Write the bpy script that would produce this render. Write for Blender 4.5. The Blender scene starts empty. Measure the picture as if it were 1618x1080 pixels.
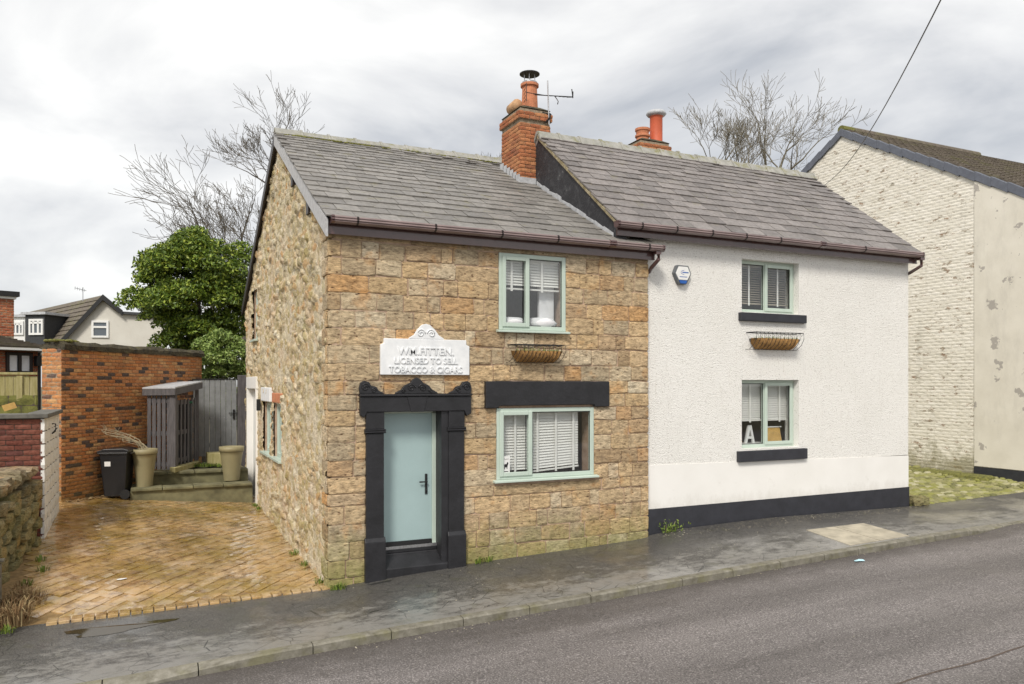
import bpy, math, random
import numpy as np
from mathutils import Matrix, Vector, noise as mnoise
random.seed(7); rng = np.random.default_rng(7)
S = bpy.context.scene; COL = S.collection
R = math.radians

# ------------------------------------------------------------------ camera
FPX, TH, HZ, CX = 1228.0, R(25.3), 605.0, 809.0
CT, ST = math.cos(TH), math.sin(TH)
CAM = Vector((-2.327, -10.8127, 2.8504))
cd = bpy.data.cameras.new('camera'); cam = bpy.data.objects.new('camera', cd); COL.objects.link(cam)
cam.location = CAM; cam.rotation_euler = (R(90), 0, -TH)
cd.sensor_width = 36.0; cd.lens = FPX / 1618 * 36.0; cd.shift_y = 65 / 1618; cd.clip_start = .1; cd.clip_end = 3000
S.camera = cam

def ray(px, py):
    a = (px - CX) / FPX
    return Vector((ST + a * CT, CT - a * ST, (HZ - py) / FPX))
def atd(px, py, d): return CAM + ray(px, py) * d            # point at a known depth in metres
def onX(px, py, X): r = ray(px, py); return CAM + r * ((X - CAM.x) / r.x)
def onY(px, py, Y): r = ray(px, py); return CAM + r * ((Y - CAM.y) / r.y)

# ------------------------------------------------------------------ world, sun, exposure
SUN_EL, SUN_AZ = R(46), R(219)      # azimuth clockwise from +Y
w = bpy.data.worlds.new('World'); S.world = w; w.use_nodes = True
nt = w.node_tree; nt.nodes.clear(); L = nt.links.new
out = nt.nodes.new('ShaderNodeOutputWorld'); mixs = nt.nodes.new('ShaderNodeMixShader')
sky = nt.nodes.new('ShaderNodeTexSky'); sky.sky_type = 'NISHITA'; sky.sun_disc = False
sky.sun_elevation = SUN_EL; sky.sun_rotation = SUN_AZ
b1 = nt.nodes.new('ShaderNodeBackground'); b1.inputs[1].default_value = .10; L(sky.outputs[0], b1.inputs[0])
tc = nt.nodes.new('ShaderNodeTexCoord'); mp = nt.nodes.new('ShaderNodeMapping'); mp.inputs['Scale'].default_value = (1, 1, 2.6)
mp.inputs['Location'].default_value = (.35, .1, .2)
L(tc.outputs['Generated'], mp.inputs[0])
n1 = nt.nodes.new('ShaderNodeTexNoise'); n1.inputs['Scale'].default_value = 2.1; n1.inputs['Detail'].default_value = 7; n1.inputs['Roughness'].default_value = .52
n1.inputs['Distortion'].default_value = .35
L(mp.outputs[0], n1.inputs['Vector'])
rp = nt.nodes.new('ShaderNodeValToRGB'); e = rp.color_ramp.elements
e[0].position = .34; e[0].color = (.26, .27, .288, 1); e[1].position = .60; e[1].color = (.55, .545, .53, 1)
x = e.new(.47); x.color = (.42, .42, .42, 1)
L(n1.outputs[0], rp.inputs[0])
b2 = nt.nodes.new('ShaderNodeBackground'); b2.inputs[1].default_value = 1.0; L(rp.outputs[0], b2.inputs[0])
mixs.inputs[0].default_value = .93; L(b1.outputs[0], mixs.inputs[1]); L(b2.outputs[0], mixs.inputs[2]); L(mixs.outputs[0], out.inputs[0])
sd = bpy.data.lights.new('sun', 'SUN'); sd.energy = 1.5; sd.angle = R(13); sd.color = (1, .94, .85)
so = bpy.data.objects.new('sun', sd); COL.objects.link(so)
so.rotation_euler = (R(90) - SUN_EL, 0, R(180) - SUN_AZ); so.location = (0, -20, 30)
# sun from behind-left of the camera: az measured so that light travels toward +Y
S.view_settings.view_transform = 'Standard'; S.view_settings.look = 'None'; S.view_settings.exposure = 1.0; S.view_settings.gamma = 1
S.render.engine = 'CYCLES'

# ------------------------------------------------------------------ material helper
class NT:
    def __init__(s, name):
        s.m = bpy.data.materials.new(name); s.m.use_nodes = True; s.t = s.m.node_tree
        s.b = s.t.nodes['Principled BSDF']; s.geo = s.n('NewGeometry'); s.P = s.geo.outputs['Position']
    def n(s, t): return s.t.nodes.new('ShaderNode' + t)
    def l(s, a, b): s.t.links.new(a, b)
    def put(s, sock, v):
        if isinstance(v, bpy.types.NodeSocket): s.l(v, sock)
        elif isinstance(v, (tuple, list)) and len(v) == 3 and sock.type == 'RGBA': sock.default_value = (*v, 1)
        else: sock.default_value = v
    def vec(s, scale=(1, 1, 1), loc=(0, 0, 0), rot=(0, 0, 0), src=None):
        m = s.n('Mapping'); s.l(src or s.P, m.inputs[0]); m.inputs['Scale'].default_value = scale
        m.inputs['Location'].default_value = loc; m.inputs['Rotation'].default_value = rot; return m.outputs[0]
    def noise(s, scale, detail=4, rough=.55, v=None, dist=0):
        k = s.n('TexNoise'); s.l(v or s.P, k.inputs['Vector']); k.inputs['Scale'].default_value = scale
        k.inputs['Detail'].default_value = detail; k.inputs['Roughness'].default_value = rough; k.inputs['Distortion'].default_value = dist
        return k.outputs[0]
    def voro(s, scale, v=None, feat='F1'):
        k = s.n('TexVoronoi'); k.feature = feat; s.l(v or s.P, k.inputs['Vector']); k.inputs['Scale'].default_value = scale
        return k.outputs['Distance']
    def ramp(s, f, st, interp='LINEAR'):
        k = s.n('ValToRGB'); k.color_ramp.interpolation = interp; e = k.color_ramp.elements
        while len(e) > 1: e.remove(e[-1])
        for i, (p, c) in enumerate(st):
            q = e[0] if i == 0 else e.new(p)
            q.position = p; q.color = (*c, 1) if isinstance(c, (tuple, list)) else (c, c, c, 1)
        s.put(k.inputs[0], f); return k.outputs[0]
    def mix(s, f, a, b, mode='MIX'):
        k = s.n('MixRGB'); k.blend_type = mode; s.put(k.inputs[0], f); s.put(k.inputs[1], a); s.put(k.inputs[2], b); return k.outputs[0]
    def math(s, op, a, b=0.0):
        k = s.n('Math'); k.operation = op; s.put(k.inputs[0], a); s.put(k.inputs[1], b); return k.outputs[0]
    def z(s):
        k = s.n('SeparateXYZ'); s.l(s.P, k.inputs[0]); return k.outputs[2]
    def comp(s, i):
        k = s.n('SeparateXYZ'); s.l(s.P, k.inputs[0]); return k.outputs[i]
    def rnd(s):
        o = s.n('ObjectInfo'); a = s.math('ADD', o.outputs['Random'], s.geo.outputs['Random Per Island'])
        return s.math('FRACT', a)
    def attr(s, name):
        k = s.n('Attribute'); k.attribute_name = name; return k
    def bump(s, h, strength=.4, dist=.01, prev=None):
        k = s.n('Bump'); k.inputs['Strength'].default_value = strength; k.inputs['Distance'].default_value = dist
        s.put(k.inputs['Height'], h)
        if prev: s.l(prev, k.inputs['Normal'])
        s.l(k.outputs[0], s.b.inputs['Normal']); return k.outputs[0]
    def done(s, col=None, rough=.8, metal=0, spec=None):
        if col is not None: s.put(s.b.inputs['Base Color'], col)
        s.put(s.b.inputs['Roughness'], rough); s.b.inputs['Metallic'].default_value = metal
        if spec is not None: s.b.inputs['Specular IOR Level'].default_value = spec
        return s.m
M = {}
def plain(name, col, rough=.6, var=.12, sc=14, bump=0, bsc=60, metal=0):
    k = NT(name); n_ = k.noise(sc, 4)
    c = k.mix(k.ramp(n_, [(.3, 0.0), (.7, 1.0)]), tuple(v * (1 - var) for v in col), tuple(min(1, v * (1 + var)) for v in col))
    if bump: k.bump(k.noise(bsc, 3), bump, .006)
    M[name] = k.done(c, rough, metal); return k

def stone_mat(name, stops, moss=1.0, moss_top=.75):
    k = NT(name); r = k.rnd()
    c = k.ramp(r, stops)
    big = k.noise(1.6, 3); c = k.mix(k.ramp(big, [(.4, 0.0), (.7, .35)]), c, (.60, .46, .31), 'MIX')
    fine = k.noise(11, 6, .7, k.vec((.7, .7, 1.9)))
    c = k.mix(1.0, c, k.ramp(fine, [(.30, (.45, .42, .40)), (.5, (.95, .95, .93)), (.72, (1.3, 1.27, 1.2))]), 'MULTIPLY')
    ochre = k.noise(3.1, 4, .6); c = k.mix(k.ramp(ochre, [(.56, 0.0), (.7, .5)]), c, (.50, .25, .085))
    soot = k.noise(5.3, 5, .65, k.vec((1, 1, 1), (7, 3, 1))); c = k.mix(k.ramp(soot, [(.55, 0.0), (.72, .6)]), c, (.20, .15, .10))
    pit = k.voro(9, k.vec((.8, .8, 1.5))); c = k.mix(k.ramp(pit, [(.09, .9), (.17, 0.0)]), c, (.10, .05, .03))
    hz = k.math('MULTIPLY_ADD', k.noise(4, 5, .7), .9); hz.node.inputs[2].default_value = -.35
    g = k.math('ADD', k.math('MULTIPLY', k.math('SUBTRACT', moss_top, k.z()), .9), hz)
    c = k.mix(k.ramp(g, [(.02, 0.0), (.65, .8 * moss)]), c, (.25, .245, .09))
    tool = k.noise(36, 6, .75, k.vec((.40, .40, 1.5), rot=(0, R(12), 0)), .8)
    c = k.mix(1.0, c, k.ramp(tool, [(.34, (.26, .21, .17)), (.45, (.90, .88, .86)), (.56, (1.12, 1.11, 1.09)), (.70, (1.55, 1.52, 1.46))]), 'MULTIPLY')
    b_ = k.bump(tool, .6, .014); b_ = k.bump(k.noise(90, 3), .35, .006, b_); k.bump(pit, .5, .02, b_)
    M[name] = k.done(c, .92, spec=.15)
stone_mat('stone', [(0, (.33, .24, .15)), (.15, (.50, .38, .24)), (.3, (.38, .32, .23)), (.45, (.58, .43, .26)), (.6, (.46, .34, .20)), (.75, (.57, .50, .38)), (.88, (.42, .29, .17)), (.95, (.56, .33, .15)), (1, (.34, .29, .22))])
stone_mat('dry_stone', [(0, (.10, .085, .07)), (.3, (.22, .19, .13)), (.6, (.15, .135, .07)), (1, (.30, .27, .20))], .5, 1.5)
k = NT('mortar'); c = k.ramp(k.noise(9, 5), [(.3, (.34, .235, .165)), (.7, (.54, .40, .30))]); k.bump(k.noise(70, 4), .5, .01); M['mortar'] = k.done(c, .95, spec=.1)
# rubble gable: colour of each stone stored per vertex (r = stone, g = 0 mortar .. 1 stone)
k = NT('rubble'); a = k.attr('cell'); sp = k.n('SeparateColor'); k.l(a.outputs['Color'], sp.inputs[0])
c = k.ramp(sp.outputs[0], [(0, (.55, .45, .29)), (.16, (.68, .60, .44)), (.32, (.48, .39, .20)), (.48, (.66, .53, .34)), (.60, (.54, .33, .15)), (.68, (.72, .65, .51)), (.86, (.42, .35, .21)), (1, (.62, .50, .31))])
c = k.mix(k.ramp(sp.outputs[1], [(.08, .9), (.5, 0.0)]), c, (.70, .62, .48))
fn = k.noise(24, 6, .7); c = k.mix(1.0, c, k.ramp(fn, [(.28, (.48, .46, .42)), (.5, (1, 1, 1)), (.75, (1.25, 1.22, 1.15))]), 'MULTIPLY')
li = k.noise(2.2, 5, .65); c = k.mix(k.ramp(li, [(.52, 0.0), (.7, .55)]), c, (.36, .31, .10))
pk = k.noise(1.3, 4, .6, k.vec(loc=(4, 2, 0))); c = k.mix(k.ramp(pk, [(.5, 0.0), (.72, .45)]), c, (.60, .41, .27))
b_ = k.bump(fn, .9, .035); k.bump(k.noise(80, 3), .5, .01, b_); M['rubble'] = k.done(c, .95, spec=.1)

def slate_mat(name, tint, mossy):
    k = NT(name); r = k.rnd()
    c = k.ramp(r, [(0, tuple(v * .80 for v in tint)), (.35, tint), (.7, tuple(v * 1.10 for v in tint)), (1, tuple(v * 1.28 for v in tint))])
    c = k.mix(1.0, c, k.ramp(k.noise(13, 6, .7), [(.3, (.66, .66, .66)), (.6, (1.05, 1.05, 1.05)), (.8, (1.4, 1.4, 1.38))]), 'MULTIPLY')
    c = k.mix(k.ramp(k.noise(3.2, 5, .7), [(.58, 0.0), (.75, mossy)]), c, (.21, .19, .07))
    k.bump(k.noise(40, 5, .6, k.vec((1, .5, .5))), .45, .008)
    M[name] = k.done(c, k.ramp(k.noise(5, 3), [(.3, .42), (.7, .72)]), spec=.45)
slate_mat('slate_grey', (.212, .199, .184), .6); slate_mat('slate_purple', (.205, .185, .176), .35)
k = NT('ridge'); c = k.ramp(k.noise(6, 5, .6), [(.3, (.25, .25, .22)), (.7, (.40, .39, .36))]); c = k.mix(k.ramp(k.noise(5, 5, .7, k.vec(loc=(3, 3, 3))), [(.52, 0.0), (.66, .8)]), c, (.20, .19, .06))
k.bump(k.noise(50, 4), .5, .01); M['ridge'] = k.done(c, .85)
k = NT('moss'); c = k.ramp(k.noise(20, 5), [(.3, (.07, .075, .02)), (.7, (.24, .23, .06))]); k.bump(k.noise(60, 4), .8, .02); M['moss'] = k.done(c, .95)

def brick_mat(name, stops, dirt=.5, moss=0.0, scale=1):
    k = NT(name); c = k.ramp(k.rnd(), stops)
    c = k.mix(1.0, c, k.ramp(k.noise(22, 5, .7), [(.3, (.6, .58, .56)), (.55, (1, 1, 1)), (.8, (1.3, 1.28, 1.25))]), 'MULTIPLY')
    c = k.mix(k.ramp(k.noise(1.7, 5, .65), [(.5, 0.0), (.75, dirt)]), c, (.09, .06, .035))
    if moss:
        g = k.math('ADD', k.math('MULTIPLY', k.math('SUBTRACT', 1.6, k.z()), .45), k.math('SUBTRACT', k.noise(2.5, 5, .7), .55))
        c = k.mix(k.ramp(g, [(.0, 0.0), (.6, moss)]), c, (.16, .14, .035))
    k.bump(k.noise(70, 4), .6, .008); M[name] = k.done(c, .9, spec=.2)
ORG = [(0, (.48, .19, .075)), (.3, (.58, .27, .11)), (.55, (.52, .23, .11)), (.72, (.64, .37, .17)), (.84, (.42, .17, .08)), (.88, (.10, .08, .075)), (1, (.17, .12, .10))]
brick_mat('brick_orange', ORG, .4, .5); brick_mat('brick_dark', [(0, (.16, .055, .04)), (.5, (.22, .085, .06)), (.8, (.12, .05, .045)), (1, (.27, .11, .07))], .6)
brick_mat('brick_red', [(0, (.36, .11, .06)), (.5, (.45, .15, .08)), (1, (.50, .20, .10))], .3)
brick_mat('brick_chimney', [(0, (.36, .13, .065)), (.4, (.47, .19, .09)), (.8, (.52, .25, .12)), (1, (.30, .12, .07))], .5)
plain('brick_mortar', (.30, .24, .17), .95, .3, 20, .4); plain('dark_mortar', (.10, .075, .06), .95, .3, 20, .4); plain('pale_mortar', (.45, .40, .33), .95, .2, 20, .4)
plain('black_paint', (.017, .017, .020), .45, .3, 5, .6, 18); plain('grey_plinth', (.028, .029, .037), .6, .2, 6, .3, 40)
k = plain('door_paint', (.36, .48, .485), .38, .04, 3); k.bump(k.noise(30, 4, .6, k.vec((2.5, 1, .12))), .25, .006); plain('sage', (.50, .59, .52), .35, .04, 4); plain('white_frame', (.80, .80, .78), .35, .03)
plain('brown_plastic', (.085, .042, .040), .24, .15, 6); M['brown_plastic'].node_tree.nodes['Principled BSDF'].inputs['Coat Weight'].default_value = .7; plain('gutter_sheen_tint', (.21, .155, .15), .3, .2, 3); plain('dark_brown', (.022, .015, .014), .5, .2)  # gutter brown is lightened so its colour carries the sky reflection
plain('blind', (.80, .79, .76), .6, .03); plain('blind_beige', (.40, .35, .28), .6, .1); plain('curtain', (.74, .74, .76), .9, .05)
plain('black_metal', (.015, .015, .016), .4, .1); plain('steel', (.45, .45, .46), .35, .2, 30, 0, 60, .9); plain('lead', (.46, .47, .49), .6, .2, 12, .3)
plain('terracotta', (.52, .20, .10), .8, .15, 12, .3); plain('red_clay', (.56, .115, .05), .6, .08, 8); plain('buff_clay', (.50, .30, .16), .8, .2, 12, .3)
plain('plant_pot', (.27, .235, .13), .55, .08, 4); plain('bin_black', (.012, .012, .014), .38, .15, 8); plain('rubber', (.02, .02, .02), .8)
plain('paper', (.75, .75, .74), .7, .06, 30); plain('litter_blue', (.45, .68, .76), .5, .08); plain('yellow_wood', (.55, .34, .10), .6, .15)
plain('gate_grey', (.23, .24, .245), .55, .12, 7, .25); plain('coir', (.36, .20, .07), .95, .4, 40, 1.0, 60); plain('soil', (.05, .035, .02), .95, .3, 20, .8)
plain('blue_lens', (.01, .10, .40), .15, .05); plain('alarm_grey', (.12, .13, .14), .4, .05); plain('logo_blue', (.06, .14, .42), .5, 0)
plain('interior', (.20, .19, .18), .9, .1); plain('bark', (.11, .095, .075), .9, .35, 12, .5); plain('bark_pale', (.17, .15, .11), .9, .35, 12, .5)
plain('concrete_slab', (.40, .36, .28), .85, .25, 5, .5, 50); plain('dry_grass', (.26, .16, .07), .9, .4, 9); plain('dead_twig', (.42, .36, .24), .9, .3)
plain('green_box', (.02, .12, .06), .4); plain('dormer_dark', (.04, .042, .045), .7, .2)
k = NT('barge_grey'); c = k.ramp(k.noise(9, 5, .7, k.vec((1, 4, 1))), [(.3, (.30, .30, .31)), (.6, (.52, .52, .53)), (.75, (.60, .60, .60))]); k.bump(k.noise(30, 4, .6, k.vec((1, 5, 1))), .3, .006); M['barge_grey'] = k.done(c, .75)
k = NT('roughcast')
vo = k.voro(58); nz = k.noise(44, 5, .75); h = k.math('ADD', k.math('MULTIPLY', vo, .8), nz)
c = k.ramp(k.noise(1.1, 4), [(.3, (.84, .825, .785)), (.7, (.89, .875, .84))]); c = k.mix(k.ramp(k.noise(42, 4, .7), [(.36, .75), (.415, 0.0)]), c, (.40, .37, .33))  # dark specks paint the small shadows of the rough surface into its colour
st_ = k.noise(6, 5, .7, k.vec((3.5, 1, .35))); c = k.mix(k.ramp(st_, [(.58, 0.0), (.78, .35)]), c, (.50, .46, .39))
k.bump(h, .68, .020); M['roughcast'] = k.done(c, .9, spec=.2)
k = NT('smooth_white'); c = k.ramp(k.noise(1.5, 5), [(.3, (.80, .785, .75)), (.7, (.86, .845, .815))]); c = k.mix(k.ramp(k.noise(4, 6, .75), [(.62, 0.0), (.8, .35)]), c, (.50, .47, .42)); sg_ = k.math('ADD', k.math('MULTIPLY', k.math('SUBTRACT', .98, k.z()), 1.6), k.math('SUBTRACT', k.noise(5, 6, .8, k.vec((1, 1, .5))), .5)); c = k.mix(k.ramp(sg_, [(.15, 0.0), (.7, .5)]), c, (.46, .43, .37)); k.bump(k.noise(18, 4), .15, .01); M['smooth_white'] = k.done(c, .75)
k = NT('plaque_white'); c = k.ramp(k.noise(7, 5), [(.3, (.70, .72, .74)), (.7, (.86, .87, .88))]); k.bump(k.noise(40, 3), .15, .006); M['plaque_white'] = k.done(c, .6)
k = NT('painted_brick'); c = k.ramp(k.rnd(), [(0, (.74, .70, .61)), (.5, (.79, .75, .66)), (1, (.83, .79, .71))])
c = k.mix(k.ramp(k.noise(5.5, 6, .75), [(.62, 0.0), (.66, .7)]), c, (.64, .58, .47)); fl = k.noise(2.6, 8, .8, k.vec((1, 1, 2.6), (5, 1, 2)))
c = k.mix(k.ramp(fl, [(.57, 0.0), (.595, .9)]), c, k.ramp(k.noise(6, 2), [(.4, (.28, .17, .10)), (.6, (.33, .29, .22))])); st_ = k.noise(2.5, 4, .6, k.vec((3, 3, .25))); c = k.mix(k.ramp(st_, [(.55, 0.0), (.75, .3)]), c, (.42, .40, .33))
g = k.math('ADD', k.math('SUBTRACT', 1.7, k.z()), k.math('MULTIPLY', k.math('SUBTRACT', k.noise(3, 6, .75), .5), 2.6)); c = k.mix(k.ramp(g, [(.45, 0.0), (1.1, .75)]), c, (.26, .235, .13))
k.bump(k.noise(30, 4, .6), .5, .012); M['painted_brick'] = k.done(c, .85)
k = NT('painted_render'); c = k.ramp(k.noise(2, 5), [(.3, (.69, .65, .56)), (.7, (.77, .73, .64))]); st_ = k.noise(1.6, 6, .7, k.vec((1, 1, .4), (2, 8, 0))); c = k.mix(k.ramp(st_, [(.5, 0.0), (.75, .5)]), c, (.47, .44, .38))
fl = k.noise(2.0, 6, .6, k.vec(loc=(1, 6, 3))); c = k.mix(k.ramp(fl, [(.61, 0.0), (.62, .85)]), c, (.36, .33, .30)); k.bump(k.noise(22, 4), .25, .01); M['painted_render'] = k.done(c, .85)
k = NT('asphalt'); c = k.ramp(k.noise(48, 4, .9), [(.32, (.018, .016, .016)), (.45, (.12, .111, .109)), (.55, (.195, .182, .178)), (.66, (.52, .49, .48))])
c = k.mix(1.0, c, k.ramp(k.noise(.7, 6, .65, k.vec((.18, 1.5, 1))), [(.3, (.66, .64, .62)), (.7, (1.3, 1.27, 1.26))]), 'MULTIPLY')
kd = k.math('ADD', k.math('MULTIPLY', k.math('ADD', k.comp(1), 2.9), 1.1), k.math('MULTIPLY', k.math('SUBTRACT', k.noise(3, 5, .7), .5), 1.2)); c = k.mix(k.ramp(kd, [(.2, 0.0), (.9, .55)]), c, (.05, .042, .035))
k.bump(k.noise(48, 4, .85), .6, .014)
M['asphalt'] = k.done(c, k.ramp(k.noise(1.2, 4), [(.3, .5), (.7, .75)]), spec=.4)
# pavement: old tarmac, damp, with worn pale patches and cracks
k = NT('pavement'); c = k.ramp(k.noise(70, 4, .8), [(.3, (.022, .021, .019)), (.5, (.07, .066, .06)), (.68, (.20, .19, .17))])
worn = k.noise(3.4, 7, .8, k.vec((.8, 1.7, 1))); edge = k.math('MULTIPLY', k.math('SUBTRACT', -.95, k.comp(1)), .22)
wm = k.ramp(k.math('ADD', worn, edge), [(.51, 0.0), (.64, 1.0)]); c = k.mix(k.math('MULTIPLY', wm, .75), c, (.25, .24, .22))
cr = k.voro(3.2, k.vec((1, 1.6, 1)), 'DISTANCE_TO_EDGE'); crm = k.math('MULTIPLY', k.ramp(cr, [(.006, 1.0), (.016, 0.0)]), k.ramp(k.noise(.9, 2), [(.42, 0.0), (.5, 1.0)]))
c = k.mix(crm, c, (.02, .02, .018)); gm = k.ramp(k.noise(2.7, 6, .7, k.vec(loc=(9, 0, 0))), [(.56, 0.0), (.7, .4)]); c = k.mix(gm, c, (.075, .075, .03))
b_ = k.bump(k.noise(110, 3), .45, .006); wet = k.ramp(k.noise(.7, 4, .6, k.vec((1, 1.6, 1), (2.3, .4, 0))), [(.40, .30), (.62, .65)])
M['pavement'] = k.done(c, wet, spec=.5); k.put(k.b.inputs['Coat Weight'], k.ramp(k.noise(.9, 5, .65, k.vec(loc=(5, 2, 0))), [(.48, 0.0), (.6, .8)])); k.b.inputs['Coat Roughness'].default_value = .12
k = NT('kerb'); c = k.ramp(k.noise(8, 6, .7), [(.3, (.11, .10, .07)), (.6, (.23, .215, .175)), (.8, (.32, .30, .26))]); c = k.mix(k.ramp(k.noise(3, 5), [(.5, 0.0), (.65, .5)]), c, (.16, .15, .06)); k.bump(k.noise(60, 4), .6, .01); M['kerb'] = k.done(c, .75)
k = NT('paver'); c = k.ramp(k.rnd(), [(0, (.50, .31, .13)), (.4, (.57, .38, .18)), (.7, (.52, .33, .14)), (1, (.60, .43, .25))])
c = k.mix(k.ramp(k.noise(1.0, 5, .65), [(.42, 0.0), (.6, .9)]), c, (.31, .20, .035)); c = k.mix(k.ramp(k.noise(2.6, 6, .75, k.vec(loc=(3, 1, 0))), [(.52, 0.0), (.66, .75)]), c, (.60, .47, .34)); c = k.mix(k.ramp(k.noise(6, 6, .7, k.vec((1, 1, 1), (0, 0, 0), (0, 0, R(52)))), [(.48, 0.0), (.64, .75)]), c, (.17, .09, .035))
k.bump(k.noise(14, 5, .6, k.vec((1, 3, 1), (0, 0, 0), (0, 0, R(-52)))), .45, .016); M['paver'] = k.done(c, k.ramp(k.noise(2.2, 5, .65), [(.36, .12), (.62, .42)]), spec=.6); wm_ = k.ramp(k.noise(1.5, 5, .65, k.vec(loc=(2, 5, 0))), [(.38, .15), (.55, 1.0)]); k.put(k.b.inputs['Coat Weight'], wm_); k.b.inputs['Coat Roughness'].default_value = .07; k.b.inputs['Coat IOR'].default_value = 1.6
plain('paver_joint', (.24, .155, .065), .9, .3)
k = NT('cobble'); c = k.ramp(k.rnd(), [(0, (.13, .13, .05)), (.4, (.30, .28, .14)), (.7, (.24, .24, .06)), (1, (.46, .43, .30))]); c = k.mix(k.ramp(k.noise(4, 5), [(.45, 0.0), (.65, .45)]), c, (.19, .20, .035)); k.bump(k.noise(30, 4), .7, .02); M['cobble'] = k.done(c, .85)
plain('cobble_joint', (.045, .045, .015), .95, .4, 8, .8); plain('earth', (.10, .085, .045), .95, .3, 3, .5, 20); plain('step_stone', (.15, .14, .075), .85, .4, 4, .6, 30)
k = NT('timber'); c = k.ramp(k.noise(8, 5, .7, k.vec((6, 6, .5))), [(.3, (.055, .05, .052)), (.7, (.15, .14, .145))]); g = k.math('ADD', k.math('SUBTRACT', .75, k.z()), k.math('SUBTRACT', k.noise(4, 4), .5)); c = k.mix(k.ramp(g, [(0, 0.0), (.4, .7)]), c, (.19, .17, .06)); k.bump(k.noise(25, 4, .6, k.vec((6, 6, .4))), .5, .008); M['timber'] = k.done(c, .8)
k = NT('old_fence'); c = k.ramp(k.noise(4, 5, .7, k.vec((5, 5, .5))), [(.3, (.24, .21, .06)), (.7, (.45, .40, .22))]); k.bump(k.noise(25, 4), .5, .008); M['old_fence'] = k.done(c, .85)
k = NT('mossy_block'); c = k.ramp(k.noise(3.2, 6, .7), [(.3, (.07, .075, .025)), (.55, (.19, .19, .045)), (.75, (.26, .25, .10))]); k.bump(k.noise(30, 4), .6, .02); M['mossy_block'] = k.done(c, .9)
plain('white_block', (.76, .755, .73), .8, .06, 4, .4, 30); plain('coping_slab', (.13, .125, .11), .85, .35, 5, .6, 25)
k = NT('old_coping'); c = k.ramp(k.noise(5, 6, .7), [(.35, (.035, .03, .022)), (.6, (.10, .085, .05)), (.75, (.20, .19, .05))]); k.bump(k.noise(25, 5), .9, .04); M['old_coping'] = k.done(c, .95)
k = NT('bitumen'); c = k.ramp(k.noise(5.5, 6, .75), [(.5, (.022, .022, .026)), (.66, (.06, .06, .065)), (.72, (.34, .34, .33))]); k.bump(k.noise(25, 4), .5, .02); M['bitumen'] = k.done(c, .6)
k = NT('verge_mortar'); c = k.ramp(k.noise(8, 5, .7), [(.35, (.17, .13, .055)), (.65, (.42, .36, .24))]); k.bump(k.noise(40, 4), .8, .02); M['verge_mortar'] = k.done(c, .95)
k = NT('concrete_tile'); c = k.ramp(k.noise(6, 5, .7), [(.3, (.075, .06, .045)), (.7, (.19, .16, .125))]); c = k.mix(k.ramp(k.noise(1.6, 5), [(.5, 0.0), (.7, .5)]), c, (.15, .15, .05)); k.bump(k.noise(30, 4), .5, .01); M['concrete_tile'] = k.done(c, .85)
plain('verge_blue', (.115, .125, .155), .45, .15, 10, .2)
k = NT('far_render'); c = k.ramp(k.noise(.8, 5), [(.3, (.56, .53, .47)), (.7, (.66, .64, .58))]); c = k.mix(k.ramp(k.noise(2, 6, .75), [(.6, 0.0), (.78, .35)]), c, (.35, .33, .28)); k.bump(k.noise(12, 4), .3, .02); M['far_render'] = k.done(c, .9)
def leaf_mat(name, stops, rough=.45):
    k = NT(name); c = k.ramp(k.rnd(), stops); k.b.inputs['Transmission Weight'].default_value = 0
    M[name] = k.done(c, rough, spec=.4)
leaf_mat('leaf_evergreen', [(0, (.05, .085, .012)), (.4, (.10, .165, .018)), (.75, (.19, .26, .03)), (1, (.32, .37, .05))])
leaf_mat('leaf_ivy', [(0, (.09, .14, .03)), (.5, (.19, .28, .06)), (1, (.36, .44, .14))]); leaf_mat('leaf_weed', [(0, (.07, .12, .015)), (1, (.20, .26, .04))], .6); leaf_mat('straw', [(0, (.14, .08, .035)), (.6, (.27, .17, .08)), (1, (.40, .31, .16))], .9)
k = NT('glass'); t = k.t; tr = k.n('BsdfTransparent'); gl = k.n('BsdfGlossy'); gl.inputs['Roughness'].default_value = .02; gl.inputs[0].default_value = (1, 1, 1, 1); lw = k.n('LayerWeight'); lw.inputs[0].default_value = .5; fr_o = k.math('MULTIPLY_ADD', k.math('POWER', lw.outputs['Facing'], 4.0), .85); fr_o.node.inputs[2].default_value = .055
tr.inputs[0].default_value = (.96, .97, .97, 1); ms = k.n('MixShader'); k.l(fr_o, ms.inputs[0]); k.l(tr.outputs[0], ms.inputs[1]); k.l(gl.outputs[0], ms.inputs[2]); k.l(ms.outputs[0], t.nodes['Material Output'].inputs[0]); M['glass'] = k.m

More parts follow.
